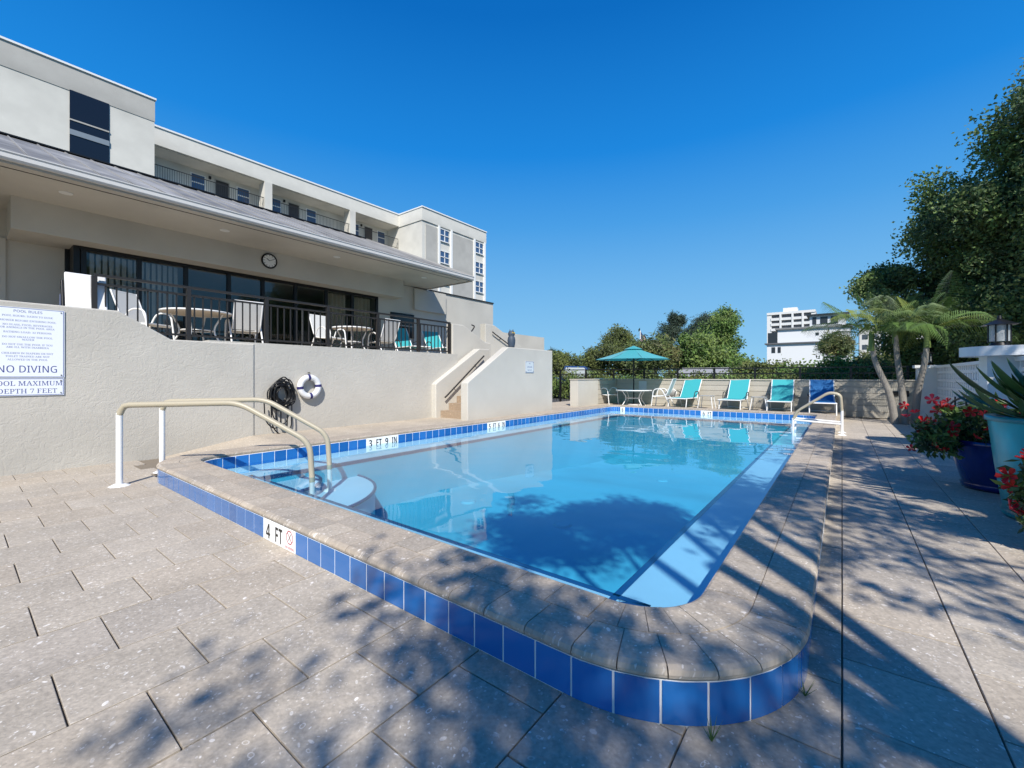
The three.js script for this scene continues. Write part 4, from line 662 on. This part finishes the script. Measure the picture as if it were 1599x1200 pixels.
{
  const hd = thing('clipped_hedge', 'dense low green hedge running behind the black fence', 'hedge'); crown(hd, Array.from({ length: 22 }, (_, i) => [-26 + i * 1.4, .7, -20.5 + rr(-.4, .4), .95, .6, .6]), 4200, sprayFine, 1.2, [...OLIVE, ...BRIGHT], .7);
  // white house
  const h = thing('white_house', 'white three storey house with dark rooftop room beyond the trees', 'building'), hw = M([.72, .73, .74], .8), dg = M([.03, .035, .04], .3);
  mesh('wall', bx(-9.6, 1.2, 0, 6.4, -88, -80), hw, h); mesh('upper_wall', bx(-8.2, 1.0, 6.4, 8.6, -88, -80.6), hw, h); mesh('roof_deck', bx(-9.9, 1.5, 6.3, 6.5, -88.2, -79.7), M([.12, .12, .13], .7), h); mesh('cornice', bx(-8.5, 1.3, 8.6, 8.85, -88.2, -80.3), M([.2, .2, .2], .7), h);
  mesh('balcony_recess', bx(-9.55, -8.2, 6.5, 8.2, -87, -80.55), dg, h); mesh('roof_room', bx(-4, .5, 8.85, 10.6, -87, -81.5), M([.6, .62, .63], .7), h); mesh('roof', bx(-4.4, .9, 10.6, 10.8, -87.4, -81), dg, h);
  for (const [x, y, a, b] of [[-2.2, 9.8, .9, 1.1], [-.9, 9.8, .9, 1.1], [-3.4, 9.8, .5, 1.1], [-3, 7.7, .4, .4], [-.6, 7.7, .4, .4], [-8.7, 5.4, .5, .9], [-7.9, 5.4, .4, .9], [.3, 4.6, .5, 1.2]]) mesh('window', bx(x - a / 2, x + a / 2, y - b / 2, y + b / 2, y > 9 ? -81.52 : y > 6.5 ? -80.62 : -80.02, y > 9 ? -81.44 : y > 6.5 ? -80.54 : -79.94), dg, h);
  // high-rise
  const t = thing('high_rise', 'white twelve storey apartment tower with balcony rows on the skyline', 'building'), tm = M([.7, .69, .67], .8);
  mesh('core', bx(-34, -13.4, 0, 38, -318, -301), M([.12, .12, .13], .5), t); mesh('side_wall', bx(-36, -33.6, 0, 38.6, -318, -300), tm, t); mesh('side_wall', bx(-14, -12, 0, 38.6, -318, -300), tm, t); mesh('roof_slab', bx(-36, -12, 38, 39.4, -318, -299.6), tm, t); mesh('roof_room', bx(-28, -21, 39.4, 42, -312, -303), tm, t);
  for (let k = 0; k < 12; k++) { mesh('balcony', bx(-34, -13.5, k * 3.1 + .4, k * 3.1 + 1.9, -301.6, -299.7), tm, t); }
  for (const x of [-29, -23, -18]) mesh('pier', bx(x - .5, x + .5, 0, 38, -301.2, -299.5), tm, t);
  const t2 = thing('apartment_tower', 'pale apartment block glimpsed behind the feather palm', 'building'); mesh('wall', bx(12, 26, 0, 26, -215, -200), tm, t2); for (let k = 1; k < 8; k++) for (let i = 0; i < 4; i++) mesh('window', bx(13 + i * 3.3, 15 + i * 3.3, k * 3.1, k * 3.1 + 1.6, -200.1, -199.9), M([.06, .07, .08], .2), t2);
  const t3 = thing('apartment_tower', 'farther beige block beside the far white pillar', 'building'); mesh('wall', bx(4.5, 10, 0, 17, -190, -180), M([.6, .58, .54], .8), t3); for (let k = 1; k < 5; k++) for (let i = 0; i < 2; i++) mesh('window', bx(5.2 + i * 2.4, 6.6 + i * 2.4, k * 3.3, k * 3.3 + 1.5, -180.1, -179.9), M([.06, .07, .08], .2), t3);
  // low roofs glimpsed through the fence
  const sh = thing('white_cottage', 'small white gabled cottage glimpsed through the fence', 'building'); { const g = wallX([[-2, 0], [-2, 1.1], [0, 1.62], [2, 1.1], [2, 0]], -7.6, -5.2, .01); g.translate(0, 0, -27); mesh('walls', g, M([.7, .7, .7], .8), sh); for (const s2 of [-1, 1]) { const r = new THREE.BoxGeometry(2.6, .05, 2.25); r.rotateX(s2 * .254); r.translate(-6.4, 1.4, -27 + s2 * 1.06); mesh('roof_slope', r, M([.3, .3, .31], .7), sh); } }
  // flag
  const f = thing('flag_pole', 'flag pole with a drooping striped flag rising above the umbrella', 'flag', [-16.8, 0, -44]); mesh('pole', bar([0, 0, 0], [0, 6.0, 0], .05), whitePaint, f);
  const c = document.createElement('canvas'); c.width = 190; c.height = 100; const x = c.getContext('2d'); for (let i = 0; i < 13; i++) { x.fillStyle = i % 2 ? '#eee' : '#b22234'; x.fillRect(0, i * 100 / 13, 190, 8); } x.fillStyle = '#2b2f63'; x.fillRect(0, 0, 76, 54); x.fillStyle = '#fff'; for (let i = 0; i < 9; i++) for (let j = 0; j < 11; j++) if ((i + j) % 2 === 0) x.fillRect(4 + j * 6.4, 3 + i * 5.4, 2.4, 2.4);
  const ft = new THREE.CanvasTexture(c); ft.colorSpace = THREE.SRGBColorSpace; const g = new THREE.PlaneGeometry(1.9, 1.2, 20, 8), p = g.attributes.position; for (let i = 0; i < p.count; i++) { const u = p.getX(i) / 1.9 + .5; p.setXYZ(i, u * .75 + .06, p.getY(i) - u * 1.1, Math.sin(u * 9) * .12 * u); } g.computeVertexNormals(); g.translate(0, 5.3, 0); mesh('cloth', g, new THREE.MeshPhysicalMaterial({ map: ft, roughness: .9, side: THREE.DoubleSide }), f);
}
{ // pickup
  const c = thing('pickup_truck', 'dark blue pickup truck parked past the stair panel', 'truck', [-12.2, 0, -22.5]); c.rotation.y = .35; const blue = M([.02, .05, .16], .25, { clearcoat: 1 });
  const ex = (pts, w) => { const s = new THREE.Shape(pts.map((p) => new THREE.Vector2(...p))), g = new THREE.ExtrudeGeometry(s, { depth: w - .1, bevelEnabled: true, bevelSize: .05, bevelThickness: .05, bevelSegments: 3 }); g.translate(0, 0, -w / 2 + .05); return g; };
  mesh('body', ex([[-2.6, .45], [2.5, .45], [2.55, .8], [2.4, 1.02], [.95, 1.1], [-2.6, 1.1]], 1.85), blue, c); mesh('cab', ex([[-1.0, 1.1], [.95, 1.1], [.35, 1.72], [-.75, 1.75]], 1.6), blue, c); mesh('cab_windows', ex([[-.85, 1.16], [.75, 1.16], [.3, 1.64], [-.68, 1.66]], 1.68), M([.45, .5, .52], .1), c);
  for (const x of [-1.65, 1.6]) for (const s of [-1, 1]) { const w = new THREE.CylinderGeometry(.39, .39, .25, 24); w.rotateX(Math.PI / 2); w.translate(x, .39, s * .85); const t = mesh('wheel', w, M([.015, .015, .015], .8), c); const r = new THREE.CylinderGeometry(.22, .22, .27, 16); r.rotateX(Math.PI / 2); r.translate(x, .39, s * .85); mesh('rim', r, M([.5, .5, .5], .3, { metalness: .7 }), t); }
  for (const s of [-1, 1]) mesh('headlight', bx(2.5, 2.58, .78, .92, s * .75 - .15, s * .75 + .15), whitePlastic, c); mesh('bumper', bx(2.5, 2.66, .45, .62, -.9, .9), M([.4, .4, .4], .3, { metalness: .6 }), c);
}
// weeds at the tile foot
for (const [x, z, l] of [[-.34, -1.52, 'small grass weed sprouting at the rounded tile corner'], [-.11, -1.95, 'tiny grass weed where the tile corner meets the long side']]) { const w = thing('grass_weed', l, 'weed', [x, 0, z]); const g = []; for (let i = 0; i < 9; i++) { const a = rr(0, 6.28), h = rr(.03, .09), r = rr(.01, .05), s = new THREE.BufferGeometry(); s.setAttribute('position', new THREE.Float32BufferAttribute([-.002, 0, 0, .002, 0, 0, Math.cos(a) * r, h, Math.sin(a) * r], 3)); s.computeVertexNormals(); g.push(s); } for (const b of g) mesh('blade', b, leafMat([.09, .16, .03]), w); }

renderer.render(scene, camera);
